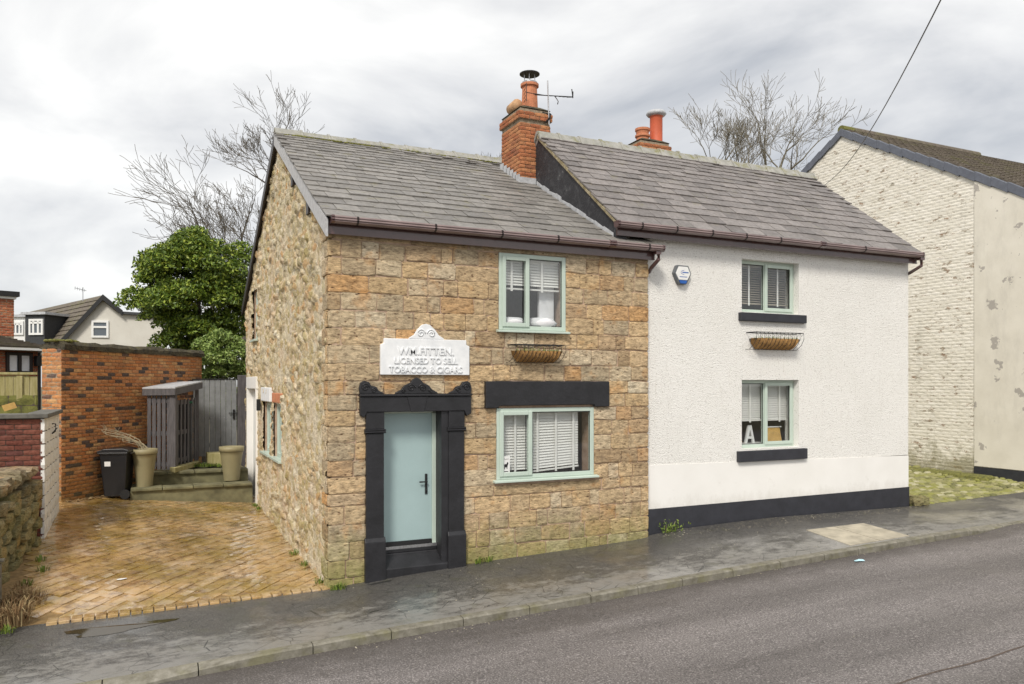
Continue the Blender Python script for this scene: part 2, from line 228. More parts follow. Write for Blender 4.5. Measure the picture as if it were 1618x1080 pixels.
# ------------------------------------------------------------------ geometry helpers
WM = {}
def link(o, parent=None, mat=None):
    COL.objects.link(o)
    if parent is not None:
        o.parent = parent; o.matrix_parent_inverse = WM[parent.name].inverted()
    return o
def thing(name, loc, label, cat, group=None):
    o = bpy.data.objects.new(name, None); o.location = loc; o.empty_display_size = .2; link(o); WM[o.name] = Matrix.Translation(Vector(loc))
    tag(o, label, cat, group); return o
def tag(o, label=None, cat=None, group=None, kind=None):
    if label: o['label'] = label
    if cat: o['category'] = cat
    if group: o['group'] = group
    if kind: o['kind'] = kind
    return o
class MB:
    def __init__(s): s.v = []; s.f = []
    def add(s, vs, fs):
        b = len(s.v); s.v += [tuple(v) for v in vs]; s.f += [tuple(b + i for i in f) for f in fs]; return s
    def box(s, x0, x1, y0, y1, z0, z1):
        return s.add([(x0, y0, z0), (x1, y0, z0), (x1, y1, z0), (x0, y1, z0), (x0, y0, z1), (x1, y0, z1), (x1, y1, z1), (x0, y1, z1)],
                     [(0, 3, 2, 1), (4, 5, 6, 7), (0, 1, 5, 4), (1, 2, 6, 5), (2, 3, 7, 6), (3, 0, 4, 7)])
    def obox(s, c, ax, ay, az):      # centre and three half-axes
        c, ax, ay, az = map(Vector, (c, ax, ay, az))
        P = [c + sx * ax + sy * ay + sz * az for sz in (-1, 1) for sx, sy in ((-1, -1), (1, -1), (1, 1), (-1, 1))]
        return s.add(P, [(0, 3, 2, 1), (4, 5, 6, 7), (0, 1, 5, 4), (1, 2, 6, 5), (2, 3, 7, 6), (3, 0, 4, 7)])
    def prism(s, poly, o, u, v, w):   # polygon in (u,v) extruded along w
        o, u, v, w = map(Vector, (o, u, v, w)); n = len(poly)
        A = [o + u * a + v * b for a, b in poly]; B = [p + w for p in A]
        return s.add(A + B, [tuple(range(n - 1, -1, -1)), tuple(range(n, 2 * n))] + [(i, (i + 1) % n, n + (i + 1) % n, n + i) for i in range(n)])
    def tube(s, pts, r, n=6, cap=True):
        pts = [Vector(p) for p in pts]; rs = r if isinstance(r, (list, tuple)) else [r] * len(pts); ring = []
        for i, p in enumerate(pts):
            d = (pts[min(i + 1, len(pts) - 1)] - pts[max(i - 1, 0)]); d = d.normalized() if d.length > 1e-9 else Vector((0, 0, 1))
            a = d.cross(Vector((0, 0, 1))); a = a.normalized() if a.length > .05 else d.cross(Vector((1, 0, 0))).normalized(); b = d.cross(a)
            ring.append([p + (a * math.cos(2 * math.pi * k / n) + b * math.sin(2 * math.pi * k / n)) * rs[i] for k in range(n)])
        vs = [q for rg in ring for q in rg]; fs = []
        for i in range(len(pts) - 1):
            for k in range(n): fs.append((i * n + k, i * n + (k + 1) % n, (i + 1) * n + (k + 1) % n, (i + 1) * n + k))
        if cap: fs += [tuple(range(n - 1, -1, -1)), tuple((len(pts) - 1) * n + k for k in range(n))]
        return s.add(vs, fs)
    def lathe(s, prof, c, n=20):
        c = Vector(c); vs = []; fs = []
        for r_, z_ in prof: vs += [c + Vector((r_ * math.cos(2 * math.pi * k / n), r_ * math.sin(2 * math.pi * k / n), z_)) for k in range(n)]
        for i in range(len(prof) - 1):
            for k in range(n): fs.append((i * n + k, i * n + (k + 1) % n, (i + 1) * n + (k + 1) % n, (i + 1) * n + k))
        return s.add(vs, fs)
    def build(s, name, mat, parent=None, smooth=False, bevel=0):
        me = bpy.data.meshes.new(name); V = np.array(s.v, float); c = (V.min(0) + V.max(0)) / 2; c[2] = V[:, 2].min()
        me.from_pydata((V - c).tolist(), [], s.f); me.materials.append(M[mat])
        if smooth: me.polygons.foreach_set('use_smooth', [True] * len(me.polygons))
        o = bpy.data.objects.new(name, me); o.location = c; link(o, parent); WM[o.name] = Matrix.Translation(Vector(c))
        if bevel:
            m_ = o.modifiers.new('bevel', 'BEVEL'); m_.width = bevel; m_.segments = 2; m_.limit_method = 'ANGLE'
        return o
def box(name, mat, parent, *a, bevel=0): return MB().box(*a).build(name, mat, parent, bevel=bevel)

def unit_block(kind, seed):
    """small mesh variants in the cube x,z in [-.5,.5], y in [0,1], front at y=0 (dressed stone, brick, cobble top)"""
    q = random.Random(seed); nx, nz = (5, 4) if kind == 'stone' else (3, 3)
    me = bpy.data.meshes.new(kind + '_piece'); vs = []; fs = []
    ex = .05 if kind == 'stone' else .035
    xs = [-.5] + [-.5 + ex + (1 - 2 * ex) * i / (nx - 3) for i in range(nx - 2)] + [.5] if nx > 3 else [-.5, q.uniform(-.1, .1), .5]
    zs = [-.5] + [-.5 + .09 + (1 - .18) * i / (nz - 3) for i in range(nz - 2)] + [.5] if nz > 3 else [-.5, q.uniform(-.1, .1), .5]
    amp = .06 if kind == 'stone' else .06
    for j, z_ in enumerate(zs):
        for i, x_ in enumerate(xs):
            edge = i in (0, nx - 1) or j in (0, nz - 1); cor = i in (0, nx - 1) and j in (0, nz - 1)
            y_ = (.07 if edge else 0) + (.10 if cor else 0) + q.uniform(-amp, amp)
            if kind != 'stone': y_ = (.10 if edge else 0) + (.06 if cor else 0) + q.uniform(-amp, amp)
            jx = q.uniform(-.018, .018); jz = q.uniform(-.03, .03)
            if cor: jx -= math.copysign(.018, x_); jz -= math.copysign(.035, z_)
            vs.append((x_ + jx, y_, z_ + jz))
    for j in range(nz - 1):
        for i in range(nx - 1): a = j * nx + i; fs.append((a, a + 1, a + nx + 1, a + nx))
    rim = [i for i in range(nx)] + [j * nx + nx - 1 for j in range(1, nz)] + [(nz - 1) * nx + i for i in range(nx - 2, -1, -1)] + [j * nx for j in range(nz - 2, 0, -1)]
    b = len(vs); vs += [(vs[i][0], 1.0, vs[i][2]) for i in rim]; n = len(rim)
    for i in range(n): fs.append((rim[(i + 1) % n], rim[i], b + i, b + (i + 1) % n))
    fs.append(tuple(b + i for i in range(n - 1, -1, -1)))
    me.from_pydata(vs, [], fs); return me
def rock(seed, flat=1.0):
    q = random.Random(seed); me = bpy.data.meshes.new('rock_piece')
    import bmesh
    bm = bmesh.new(); bmesh.ops.create_cube(bm, size=1); bmesh.ops.subdivide_edges(bm, edges=bm.edges[:], cuts=1, use_grid_fill=True)
    for v in bm.verts:
        p = v.co.copy(); k_ = sum(abs(c_) > .4 for c_ in p); v.co = p * (.97, 1.02, .90, .78)[k_] + Vector((q.uniform(-.075, .075), q.uniform(-.075, .075), q.uniform(-.075, .075)))
    if flat < 1:
        bmesh.ops.subdivide_edges(bm, edges=bm.edges[:], cuts=1, use_grid_fill=True, smooth=.9)
    bmesh.ops.triangulate(bm, faces=bm.faces[:])
    bm.to_mesh(me); bm.free(); return me
def slate_piece(seed):
    q = random.Random(seed); me = bpy.data.meshes.new('slate_piece')
    a, b, c_ = q.uniform(-.03, .03), q.uniform(-.03, .03), q.uniform(-.02, .02)
    lo = [(-.5, a), (-.2, q.uniform(-.02, .02)), (.2, q.uniform(-.02, .02)), (.5, b)]
    vs = []
    for zt in (1, 0):
        vs += [(x_, y_, zt - (.0 if zt else 0)) for x_, y_ in lo] + [(.5, 1, zt), (-.5, 1, zt)]
    n = 6; fs = [tuple(range(n)), tuple(range(2 * n - 1, n - 1, -1))] + [((i + 1) % n, i, n + i, n + (i + 1) % n) for i in range(n)]
    me.from_pydata(vs, [], fs); return me
VAR = {'stone': [unit_block('stone', i) for i in range(8)], 'brick': [unit_block('brick', i + 50) for i in range(4)], 'rock': [rock(i) for i in range(7)], 'cobble': [rock(i + 20, .5) for i in range(5)], 'slate': [slate_piece(i) for i in range(6)]}
def variants(kind, mat):
    key = kind + '|' + mat
    if key not in VAR:
        VAR[key] = []
        for me in VAR[kind]:
            c = me.copy(); c.materials.append(M[mat]); VAR[key].append(c)
            if kind == 'cobble': c.polygons.foreach_set('use_smooth', [True] * len(c.polygons))
    return VAR[key]
def pieces(parent, name, kind, mat, mats, limit=295, plural=None):
    """each matrix is one piece; the ones that show largest become objects, the rest one joined part"""
    vs = variants(kind, mat)
    def size(m):
        d = (m.translation - CAM).length; sc = sorted([m.col[i].to_3d().length for i in range(3)]); p = m.translation
        f_ = (p - CAM).dot(Vector((ST, CT, 0))); r_ = (p - CAM).dot(Vector((CT, -ST, 0)))
        inside = f_ > 0 and abs(r_ / max(f_, .1)) < .68
        return -(sc[2] + sc[1]) / d * (1 if inside else .01)
    order = sorted(range(len(mats)), key=lambda i: size(mats[i]))
    for n_, i in enumerate(order[:limit]):
        o = bpy.data.objects.new(name, vs[random.randrange(len(vs))]); o.matrix_basis = mats[i]; link(o, parent)
    rest = order[limit:]
    if rest:
        V = []; F = []; cache = [(np.array([v.co[:] for v in me.vertices]), [tuple(p.vertices) for p in me.polygons]) for me in vs]
        b = 0
        for i in rest:
            cv, cf = cache[random.randrange(len(cache))]; A = np.array(mats[i])
            V.append(cv @ A[:3, :3].T + A[:3, 3]); F += [tuple(b + q for q in f) for f in cf]; b += len(cv)
        V = np.concatenate(V); me = bpy.data.meshes.new(name); me.from_pydata(V.tolist(), [], F); me.materials.append(M[mat])
        o = bpy.data.objects.new(plural or name + 's', me); link(o, parent); o['kind'] = 'stuff'
def frame(o, u, v, w):    # matrix with columns u (x), v (y), w (z)
    m = Matrix.Identity(4)
    for i, a in enumerate((u, v, w)): m[0][i], m[1][i], m[2][i] = a[0], a[1], a[2]
    m[0][3], m[1][3], m[2][3] = o; return m

def panel(name, mat, parent, org, u, v, w, outline, holes):
    """flat wall with rectangular holes; outline (u0,u1,v0,v1) or clip function; w = thickness vector pointing inward"""
    org, u, v, w = map(Vector, (org, u, v, w)); u0, u1, v0, v1 = outline
    us = sorted({u0, u1, *[h[0] for h in holes], *[h[1] for h in holes]}); vs_ = sorted({v0, v1, *[h[2] for h in holes], *[h[3] for h in holes]})
    us = [a for a in us if u0 <= a <= u1]; vs_ = [a for a in vs_ if v0 <= a <= v1]
    solid = lambda a, b: not any(h[0] < a < h[1] and h[2] < b < h[3] for h in holes)
    mb = MB(); P = lambda a, b, d: org + u * a + v * b + w * d
    nu, nv = len(us) - 1, len(vs_) - 1
    G = [[solid((us[i] + us[i + 1]) / 2, (vs_[j] + vs_[j + 1]) / 2) for j in range(nv)] for i in range(nu)]
    for i in range(nu):
        for j in range(nv):
            if not G[i][j]: continue
            a, b, c, d = us[i], us[i + 1], vs_[j], vs_[j + 1]
            mb.add([P(a, c, 0), P(b, c, 0), P(b, d, 0), P(a, d, 0)], [(0, 1, 2, 3)]); mb.add([P(a, c, 1), P(b, c, 1), P(b, d, 1), P(a, d, 1)], [(3, 2, 1, 0)])
            for (ii, jj, p, q) in ((i - 1, j, (a, d), (a, c)), (i + 1, j, (b, c), (b, d)), (i, j - 1, (a, c), (b, c)), (i, j + 1, (b, d), (a, d))):
                if not (0 <= ii < nu and 0 <= jj < nv) or not G[ii][jj]: mb.add([P(*p, 0), P(*p, 1), P(*q, 1), P(*q, 0)], [(0, 1, 2, 3)])
    return mb.build(name, mat, parent)
def text_part(name, body, size, ext, mat, parent, M4, bold=0.0, sx=1.0):
    cu = bpy.data.curves.new(name, 'FONT'); cu.body = body; cu.size = size; cu.extrude = ext; cu.offset = bold; cu.align_x = 'CENTER'; cu.resolution_u = 3
    t = bpy.data.objects.new(name, cu); COL.objects.link(t); dg = bpy.context.evaluated_depsgraph_get(); me = bpy.data.meshes.new_from_object(t.evaluated_get(dg)); bpy.data.objects.remove(t)
    me.materials.clear(); me.materials.append(M[mat]); o = bpy.data.objects.new(name, me); o.matrix_basis = M4 @ Matrix.Diagonal((sx, 1, 1, 1)); link(o, parent); return o

# ------------------------------------------------------------------ ground heights
def lerp_tab(x, T):
    if x <= T[0][0]: return T[0][1]
    for (a, p), (b, q) in zip(T, T[1:]):
        if x <= b: return p + (q - p) * (x - a) / (b - a)
    return T[-1][1]
KT = [(-12, -.42), (-2.5, -.19), (-.26, -.09), (2.31, 0), (5.94, .14), (10.64, .28), (12.5, .30), (22, .5)]
WT = [(-12, -.28), (-3.4, -.05), (0, 0), (.7, .07), (2, .14), (5.1, .245), (5.9, .33), (8, .375), (11.8, .335), (15.4, .40), (22, .55)]
KY = -1.8
def zk(x): return lerp_tab(x, KT)
def zw(x): return lerp_tab(x, WT)
def up(x): return max(.012, min(.10, .10 * min(1, (x + 2.9) / 1.6), .10 * (11.6 - x) / 1.0))
def zroad(x, y): return zk(x) - up(x) * 0 - .10 + (KY - y) * .012 if x < 11.0 else zk(x) - .10 + .085 * min(1, (x - 11) / .8) + (KY - y) * .012
def zpav(x, y): t = (y - KY) / (-KY); return zk(x) + (zw(x) - zk(x)) * t
def zdrive(x, y):
    zr = .0023 * y * y; zl = .55 * (1 - math.exp(-y / 4.0)) - .05 * max(0, 1 - y / 1.0); t = min(1.3, max(0, -x / 3.75)); return zr + (zl - zr) * t
def sheet(name, mat, xs, ys, zf, parent=None):
    mb = MB(); nx, ny = len(xs), len(ys)
    mb.v = [(x_, y_, zf(x_, y_)) for y_ in ys for x_ in xs]
    mb.f = [(j * nx + i, j * nx + i + 1, (j + 1) * nx + i + 1, (j + 1) * nx + i) for j in range(ny - 1) for i in range(nx - 1)]
    o = mb.build(name, mat, parent, smooth=True); o['kind'] = 'structure'; return o
fr_ = lambda a, b, n: [a + (b - a) * i / n for i in range(n + 1)]
g = MB(); g.add([(-700, -700, -1.2), (700, -700, -1.2), (700, 900, -1.2), (-700, 900, -1.2)], [(0, 1, 2, 3)]); go = g.build('ground', 'earth'); go['kind'] = 'structure'
road_ = sheet('road', 'asphalt', fr_(-12, 24, 72), fr_(-16, KY - .13, 14), zroad)
mb = MB(); pa_ = [(-10 + t * .35, -5.75 + .012 * math.sin(t * 1.7) + .01 * math.sin(t * 5.1)) for t in range(90)]
for (x_, y_), (x2_, y2_) in zip(pa_, pa_[1:]): mb.add([(x_, y_ - .012, zroad(x_, y_) + .004), (x2_, y2_ - .012, zroad(x2_, y2_) + .004), (x2_, y2_ + .012, zroad(x2_, y2_) + .004), (x_, y_ + .012, zroad(x_, y_) + .004)], [(0, 1, 2, 3)])
mb.build('road_seam', 'dark_mortar', road_)
pav = sheet('pavement', 'pavement', fr_(-12, 24, 72), fr_(KY, .06, 6), zpav)
# kerb of separate stones
kerb = thing('kerb', (0, KY, 0), None, None); kerb['kind'] = 'structure'
x = -7.4; i = 0
def kerb_stone(x0, x1, sett=False):
    pts = []; top = .006
    mb = MB(); n = 3
    for k in range(n + 1):
        xx = x0 + (x1 - x0) * k / n; zt = zk(xx) + top; zb = zroad(xx, KY - .13) - .05; zf = max(zt - .0, zb + .06)
        lowf = zroad(xx, KY - .13) + up(xx) + top
        for y_, z_ in ((KY - .135, zb), (KY - .135, min(zt, lowf) - .018), (KY - .115, min(zt, lowf)), (KY, zt), (KY, zb)): mb.v.append((xx, y_, z_))
    for k in range(n):
        for q in range(4): a = k * 5 + q; mb.f.append((a, a + 5, a + 6, a + 1))
    mb.f += [(0, 1, 2, 3, 4), tuple(n * 5 + q for q in (4, 3, 2, 1, 0))]
    return mb.build('kerb_sett' if sett else 'kerb_stone', 'kerb', kerb)
while x < 11.3:
    w_ = random.choice((.91, .91, 1.2, .75)) ; kerb_stone(x + .006, x + w_ - .006); x += w_
while x < 20: w_ = random.uniform(.22, .34); kerb_stone(x + .012, x + w_ - .012, True); x += w_
# concrete cover slabs let into the pavement
for (a, b, c, d) in ((8.05, 8.72, -1.74, -.80), (8.74, 9.45, -1.74, -.80)):
    mb = MB(); mb.v = [(X_, Y_, zpav(X_, Y_) + dz) for dz in (-.04, .006) for X_, Y_ in ((a, c), (b, c), (b, d), (a, d))]
    mb.f = [(0, 3, 2, 1), (4, 5, 6, 7), (0, 1, 5, 4), (1, 2, 6, 5), (2, 3, 7, 6), (3, 0, 4, 7)]; mb.build('concrete_slab', 'concrete_slab', pav)

k = NT('puddle'); M['puddle'] = k.done((.055, .042, .022), .04, spec=.5)
q_ = random.Random(3); n = 26; mb = MB(); ring = []
for i in range(n):
    a_ = 6.283 * i / n; rr = 1 + .28 * math.sin(3 * a_ + 1) + q_.uniform(-.12, .12); X_, Y_ = -2.62 + .55 * rr * math.cos(a_), -.42 + .13 * rr * math.sin(a_); ring.append((X_, Y_, zpav(X_, Y_) + .004))
mb.add(ring, [tuple(range(n))]); o = mb.build('puddle', 'puddle'); o['kind'] = 'structure'
# ------------------------------------------------------------------ driveway
def xleft(y): return -3.42 - .09 * min(y, 3.7)
dr = sheet('driveway', 'paver_joint', fr_(-5.2, -.0, 14), fr_(.0, 10.4, 30), lambda x_, y_: zdrive(x_, y_) - .012)
ang = R(52); d1 = Vector((math.cos(ang), math.sin(ang), 0)); d2 = Vector((-math.sin(ang), math.cos(ang), 0)); PL, PW = .40, .20; mats = []
for j in range(-60, 60):
    for i in range(-40, 40):
        c = d1 * ((i + .5 * (j % 2)) * PL) + d2 * (j * PW)
        if not (xleft(max(c.y, 0)) - .22 < c.x < .05 and .15 < c.y < 8.6): continue
        e_ = .05; zx = (zdrive(c.x + e_, c.y) - zdrive(c.x - e_, c.y)) / (2 * e_); zy = (zdrive(c.x, c.y + e_) - zdrive(c.x, c.y - e_)) / (2 * e_)
        u = Vector((d1.x, d1.y, zx * d1.x + zy * d1.y)); v = Vector((d2.x, d2.y, zx * d2.x + zy * d2.y)); n_ = u.cross(v).normalized()
        o_ = Vector((c.x, c.y, zdrive(c.x, c.y) + .004 + random.uniform(-.003, .003)))
        mats.append(frame(o_, u * (PL - .008), n_ * -.045, v * (PW - .008)))      # brick piece: front (y=0) up
pieces(dr, 'paver', 'brick', 'paver', mats)
for i in range(26):
    x0 = -3.40 + i * .131
    if x0 > -.12: break
    box('edging_brick', 'paver', dr, x0 + .006, x0 + .122, -.03, .17, zdrive(x0, 0) - .08, zdrive(x0 + .06, .06) + .017 + random.uniform(0, .003), bevel=.006)
# ------------------------------------------------------------------ stone cottage
ROOF_Y, ROOF_Z = 4.5, 7.62; EY, EZ = -.14, 5.12; SL = (ROOF_Z - EZ) / (ROOF_Y - EY); RY2, RZ2 = 9.95, 4.80
def zroof(y): return EZ + (y - EY) * SL if y <= ROOF_Y else ROOF_Z + (y - ROOF_Y) * (RZ2 - ROOF_Z) / (RY2 - ROOF_Y)
cot = thing('stone_cottage', (2.65, 0, 0), 'small stone cottage with blue door in black surround and grey slate roof', 'house')
WIN_U = (2.56, 3.72, 3.64, 4.85); WIN_L = (2.52, 4.24, 1.33, 2.47); DOOR = (.76, 1.72, -.1, 2.44)
panel('front_wall', 'mortar', cot, (0, .005, 0), (1, 0, 0), (0, 0, 1), (0, .36, 0), (.02, 5.30, -.3, 5.06), [WIN_U, WIN_L, DOOR])
zc = [-.12, .13, .38, .63, .88, 1.13, 1.30, 1.54, 1.77, 2.02, 2.25, 2.47, 2.68, 2.88, 3.13, 3.39, 3.63, 3.88, 4.12, 4.37, 4.61, 4.85, 5.03]
def row_block(z0, z1):
    B = []
    zm0, zm1 = z0 + .04, z1 - .04
    for (a, b, c, d) in (WIN_U, WIN_L, (.50, 1.96, -1, 2.44), (2.33, 4.50, 2.47, 2.88), (.62, 1.98, 2.47, 2.62), (2.47, 4.40, 1.13, 1.30)):
        if c < zm1 and d > zm0: B.append((a, b))
    return sorted(B)
mats = []
for r_, (z0, z1) in enumerate(zip(zc, zc[1:])):
    cur = -.035; segs = []
    for a, b in row_block(z0, z1) + [(5.315, 9)]:
        if a > cur: segs.append((cur, a))
        cur = max(cur, b)
    for (a, b) in segs:
        wid = b - a; t = a; W = []
        big = z0 >= 4.8
        while t < b - 1e-6:
            q = random.uniform(.7, 1.5) if big else random.choice((random.uniform(.24, .36), random.uniform(.32, .50), random.uniform(.38, .62), random.uniform(.15, .24)))
            if b - (t + q) < .14: q = b - t
            W.append((t, t + q)); t += q
        for (p, q) in W:
            corner = p < 0; dep = .075
            pr = random.uniform(-.009, .006); jz = .006; zj0, zj1 = z0 + random.uniform(-.008, .008), z1 + random.uniform(-.008, .008)
            if corner: m = frame(((p + q) / 2, -.006 + pr, (zj0 + zj1) / 2), (q - p - .012, 0, 0), (0, dep, 0), (0, 0, zj1 - zj0 - .014))
            else: m = frame(((p + q) / 2, -.010 + pr, (zj0 + zj1) / 2), (q - p - .012, 0, random.uniform(-.004, .004)), (0, dep, 0), (random.uniform(-.004, .004), 0, zj1 - zj0 - .013))
            mats.append(m)
            if corner:
                ln = random.uniform(.26, .40) if r_ % 2 else random.uniform(.14, .22); mats.append(frame((-.036 + random.uniform(-.006, .006), .068 + ln / 2, (zj0 + zj1) / 2), (0, -(ln - .01), 0), (.07, 0, 0), (0, 0, zj1 - zj0 - .014)))
pieces(cot, 'stone', 'stone', 'stone', mats, 299)
# long stone sill under the big window
mb = MB(); mb.box(2.48, 4.38, -.012, .1, 1.135, 1.285); mb.build('stone_sill', 'stone', cot, bevel=.012)
# rubble gable as displaced masonry
st = .03; ny_, nz_ = int(9.75 / st), int(8.0 / st)
Yg = np.arange(ny_ + 1) * st + .06; Zg = np.arange(nz_ + 1) * st - .3
YY, ZZ = np.meshgrid(Yg, Zg, indexing='ij'); cw, ch = .235, .13
wy = YY + .05 * np.sin(ZZ * 5.1 + YY * 2) ; wz = ZZ + .03 * np.sin(YY * 7 + ZZ)
iy = np.floor(wy / cw).astype(int); iz = np.floor(wz / ch).astype(int)
NJ = 120; jy = rng.random((NJ, NJ)); jz_ = rng.random((NJ, NJ)); jc = rng.random((NJ, NJ)); jh = rng.random((NJ, NJ))
d1_ = np.full(YY.shape, 9.); d2_ = np.full(YY.shape, 9.); cid = np.zeros(YY.shape); hh = np.zeros(YY.shape)
for a in (-1, 0, 1):
    for b in (-1, 0, 1):
        ci, cj = (iy + a) % NJ, (iz + b) % NJ
        py = (iy + a + .1 + .8 * jy[ci, cj]) * cw; pz = (iz + b + .1 + .8 * jz_[ci, cj]) * ch
        dd = np.sqrt(((wy - py) / cw) ** 2 + ((wz - pz) / ch) ** 2)
        n_ = dd < d1_; d2_ = np.where(n_, d1_, np.minimum(d2_, dd)); cid = np.where(n_, jc[ci, cj], cid); hh = np.where(n_, jh[ci, cj], hh); d1_ = np.where(n_, dd, d1_)
edge = np.clip((d2_ - d1_) / .42, 0, 1); prof = np.clip(edge * 2.6, 0, 1) * (.8 + .35 * np.sin(cid * 40 + (YY * np.cos(cid * 30) + ZZ * np.sin(cid * 30)) * 9))
smear = np.clip((np.sin(YY * 2.1 + np.sin(ZZ * 1.7) * 1.5) + np.sin(ZZ * 2.9 + YY * 1.1 + np.sin(YY * 3.1))) * .6 + .1, 0, 1); disp = prof * (.014 + .055 * hh) * (1 - .65 * smear) + .02 * smear + rng.random(YY.shape) * .018
SW = [(4.12, 5.22, 1.36, 2.46), (5.50, 6.62, 1.36, 2.46), (7.50, 9.30, -.5, 2.98), (7.62, 8.42, 3.82, 5.0)]
keep = np.ones(YY.shape, bool)
lim = np.vectorize(zroof)(Yg) - .10; keep &= ZZ <= lim[:, None] + st
for (a, b, c, d) in SW: keep &= ~((YY > a) & (YY < b) & (ZZ > c) & (ZZ < d))
idx = -np.ones(YY.shape, int); idx[keep] = np.arange(keep.sum())
ZZc = np.minimum(ZZ, lim[:, None]); V = np.stack([.022 - disp[keep], YY[keep], ZZc[keep]], 1)
A, B, C_, D_ = idx[:-1, :-1], idx[1:, :-1], idx[1:, 1:], idx[:-1, 1:]; ok = (A >= 0) & (B >= 0) & (C_ >= 0) & (D_ >= 0)
F = np.stack([A[ok], D_[ok], C_[ok], B[ok]], 1)
me = bpy.data.meshes.new('rubble_facing'); me.from_pydata(V.tolist(), [], F.tolist()); me.materials.append(M['rubble'])
ca = me.color_attributes.new('cell', 'FLOAT_COLOR', 'POINT'); buf = np.ones((len(V), 4)); buf[:, 0] = cid[keep]; buf[:, 1] = (edge * (1 - .8 * smear * (hh < .6)))[keep]; ca.data.foreach_set('color', buf.ravel())
me.polygons.foreach_set('use_smooth', [True] * len(me.polygons)); o = bpy.data.objects.new('rubble_facing', me); link(o, cot); o['kind'] = 'stuff'
# gable core behind it, with the same openings
def gable_core(name, X0, X1, y0, y1, zf, mat, parent, holes=(), step=.25):
    mb = MB(); ys = sorted({y0, y1, *[h[0] for h in holes], *[h[1] for h in holes], *np.arange(y0 + step, y1, step).tolist()})
    for a, b in zip(ys, ys[1:]):
        if b - a < 1e-4: continue
        spans = [(-.35, None)]; m_ = (a + b) / 2
        for (h0, h1, z0, z1) in holes:
            if h0 < m_ < h1:
                ns = []
                for (s0, s1) in spans:
                    if s1 is None or s1 > z0:
                        if s0 < z0: ns.append((s0, z0))
                        ns.append((max(z1, s0), s1))
                    else: ns.append((s0, s1))
                spans = ns
        for (s0, s1) in spans:
            ta, tb = (zf(a), zf(b)) if s1 is None else (s1, s1)
            mb.add([(X0, a, s0), (X1, a, s0), (X1, b, s0), (X0, b, s0), (X0, a, ta), (X1, a, ta), (X1, b, tb), (X0, b, tb)], [(0, 3, 2, 1), (4, 5, 6, 7), (0, 1, 5, 4), (1, 2, 6, 5), (2, 3, 7, 6), (3, 0, 4, 7)])
    return mb.build(name, mat, parent)
gable_core('gable_wall', .03, .36, .40, 9.75, lambda y: zroof(y) - .11, 'mortar', cot, SW)
box('back_wall', 'mortar', cot, .37, 5.28, 9.40, 9.74, -.3, 4.75); box('party_wall', 'interior', cot, 5.02, 5.27, .42, 9.38, -.3, 5.2)
box('upper_floor', 'interior', cot, .37, 5.0, .42, 9.38, 2.62, 2.80)
# roof
def slab_roof(name, mat, parent, x0, x1, ya, za, yb, zb, th):
    mb = MB(); mb.prism([(ya, za), (yb, zb), (yb, zb - th), (ya, za - th)], (x0, 0, 0), (0, 1, 0), (0, 0, 1), (x1 - x0, 0, 0)); return mb.build(name, mat, parent)
roof = slab_roof('roof', 'dark_brown', cot, -.06, 4.66, EY + .03, EZ - .03 + .03 * SL, ROOF_Y, ROOF_Z - .03, .07)
slab_roof('rear_roof', 'slate_grey', roof, -.06, 4.66, ROOF_Y, ROOF_Z, RY2, RZ2, .07); slab_roof('eave_roof', 'dark_brown', roof, 4.66, 5.36, EY + .03, EZ - .03 + .03 * SL, .30, zroof(.30) - .03, .07)
def slating(parent, mat, x0f, x1, ya, za, yb, zb, n, wmin, wmax, name='slate', limit=298, x1f=None):
    sl = Vector((0, yb - ya, zb - za)); Ls = sl.length; sl.normalize(); nn = Vector((0, -sl.z, sl.y)); mats = []
    cuts = [0]; 
    for i in range(n): cuts.append(cuts[-1] + 1.28 - .56 * i / n)
    cuts = [c * Ls / cuts[-1] for c in cuts]
    for j in range(n):
        s0, gz = cuts[j], cuts[j + 1] - cuts[j]; x_ = x0f - random.uniform(0, .03); ww = (wmax + (wmin - wmax) * j / n)
        first = True; xe = x1f(j) if x1f else x1
        while x_ < xe - .02:
            q = ww * random.uniform(.82, 1.2) * (.55 if first and j % 2 else 1); first = False
            if xe - (x_ + q) < .12: q = xe - x_
            lift = .026 + random.uniform(-.004, .007); tl = .036; skew = random.uniform(-.012, .012)
            o_ = Vector((x_ + q / 2, ya, za)) + sl * (s0 - .02 + random.uniform(-.012, .012)) + nn * (lift)
            # slate lies from its lower edge up under the next course, tail raised
            u = Vector((q - .008, 0, 0)) + sl * skew * q; v = sl * (gz * 1.55) - nn * .046; w_ = nn * .020
            mats.append(frame(o_, u, v, w_)); x_ += q
    pieces(parent, name, 'slate', mat, mats, limit)
slating(roof, 'slate_grey', -.10, 4.63, EY - .03, EZ - .016, ROOF_Y, ROOF_Z, 21, .26, .37, x1f=lambda j: 5.38 if j == 0 else (4.98 if j == 1 else 4.63))
def ridge_tiles(parent, x0, x1, y, z, n, mat='ridge', drop=.13, half=.2):
    for i in range(n):
        a = x0 + (x1 - x0) * i / n; b = x0 + (x1 - x0) * (i + 1) / n; mb = MB(); dz = random.uniform(-.01, .01)
        prof = [(-half, -drop), (-.06, .025), (0, .045), (.06, .025), (half, -drop), (half - .03, -drop - .02), (0, -.01), (-half + .03, -drop - .02)]
        mb.prism(prof, (a + .004, y, z + .03 + dz), (0, 1, 0), (0, 0, 1), (b - a - .008, 0, 0)); 
        prof2 = [(p * 1.1, q * 1.06 + .018) for p, q in prof]; mb.prism(prof2, (b - .05, y, z + .03 + dz), (0, 1, 0), (0, 0, 1), (.047, 0, 0))
        mb.build('ridge_tile', mat, parent, bevel=.006)
ridge_tiles(roof, -.10, 4.62, ROOF_Y, ROOF_Z + .02, 9)
mb = MB(); 
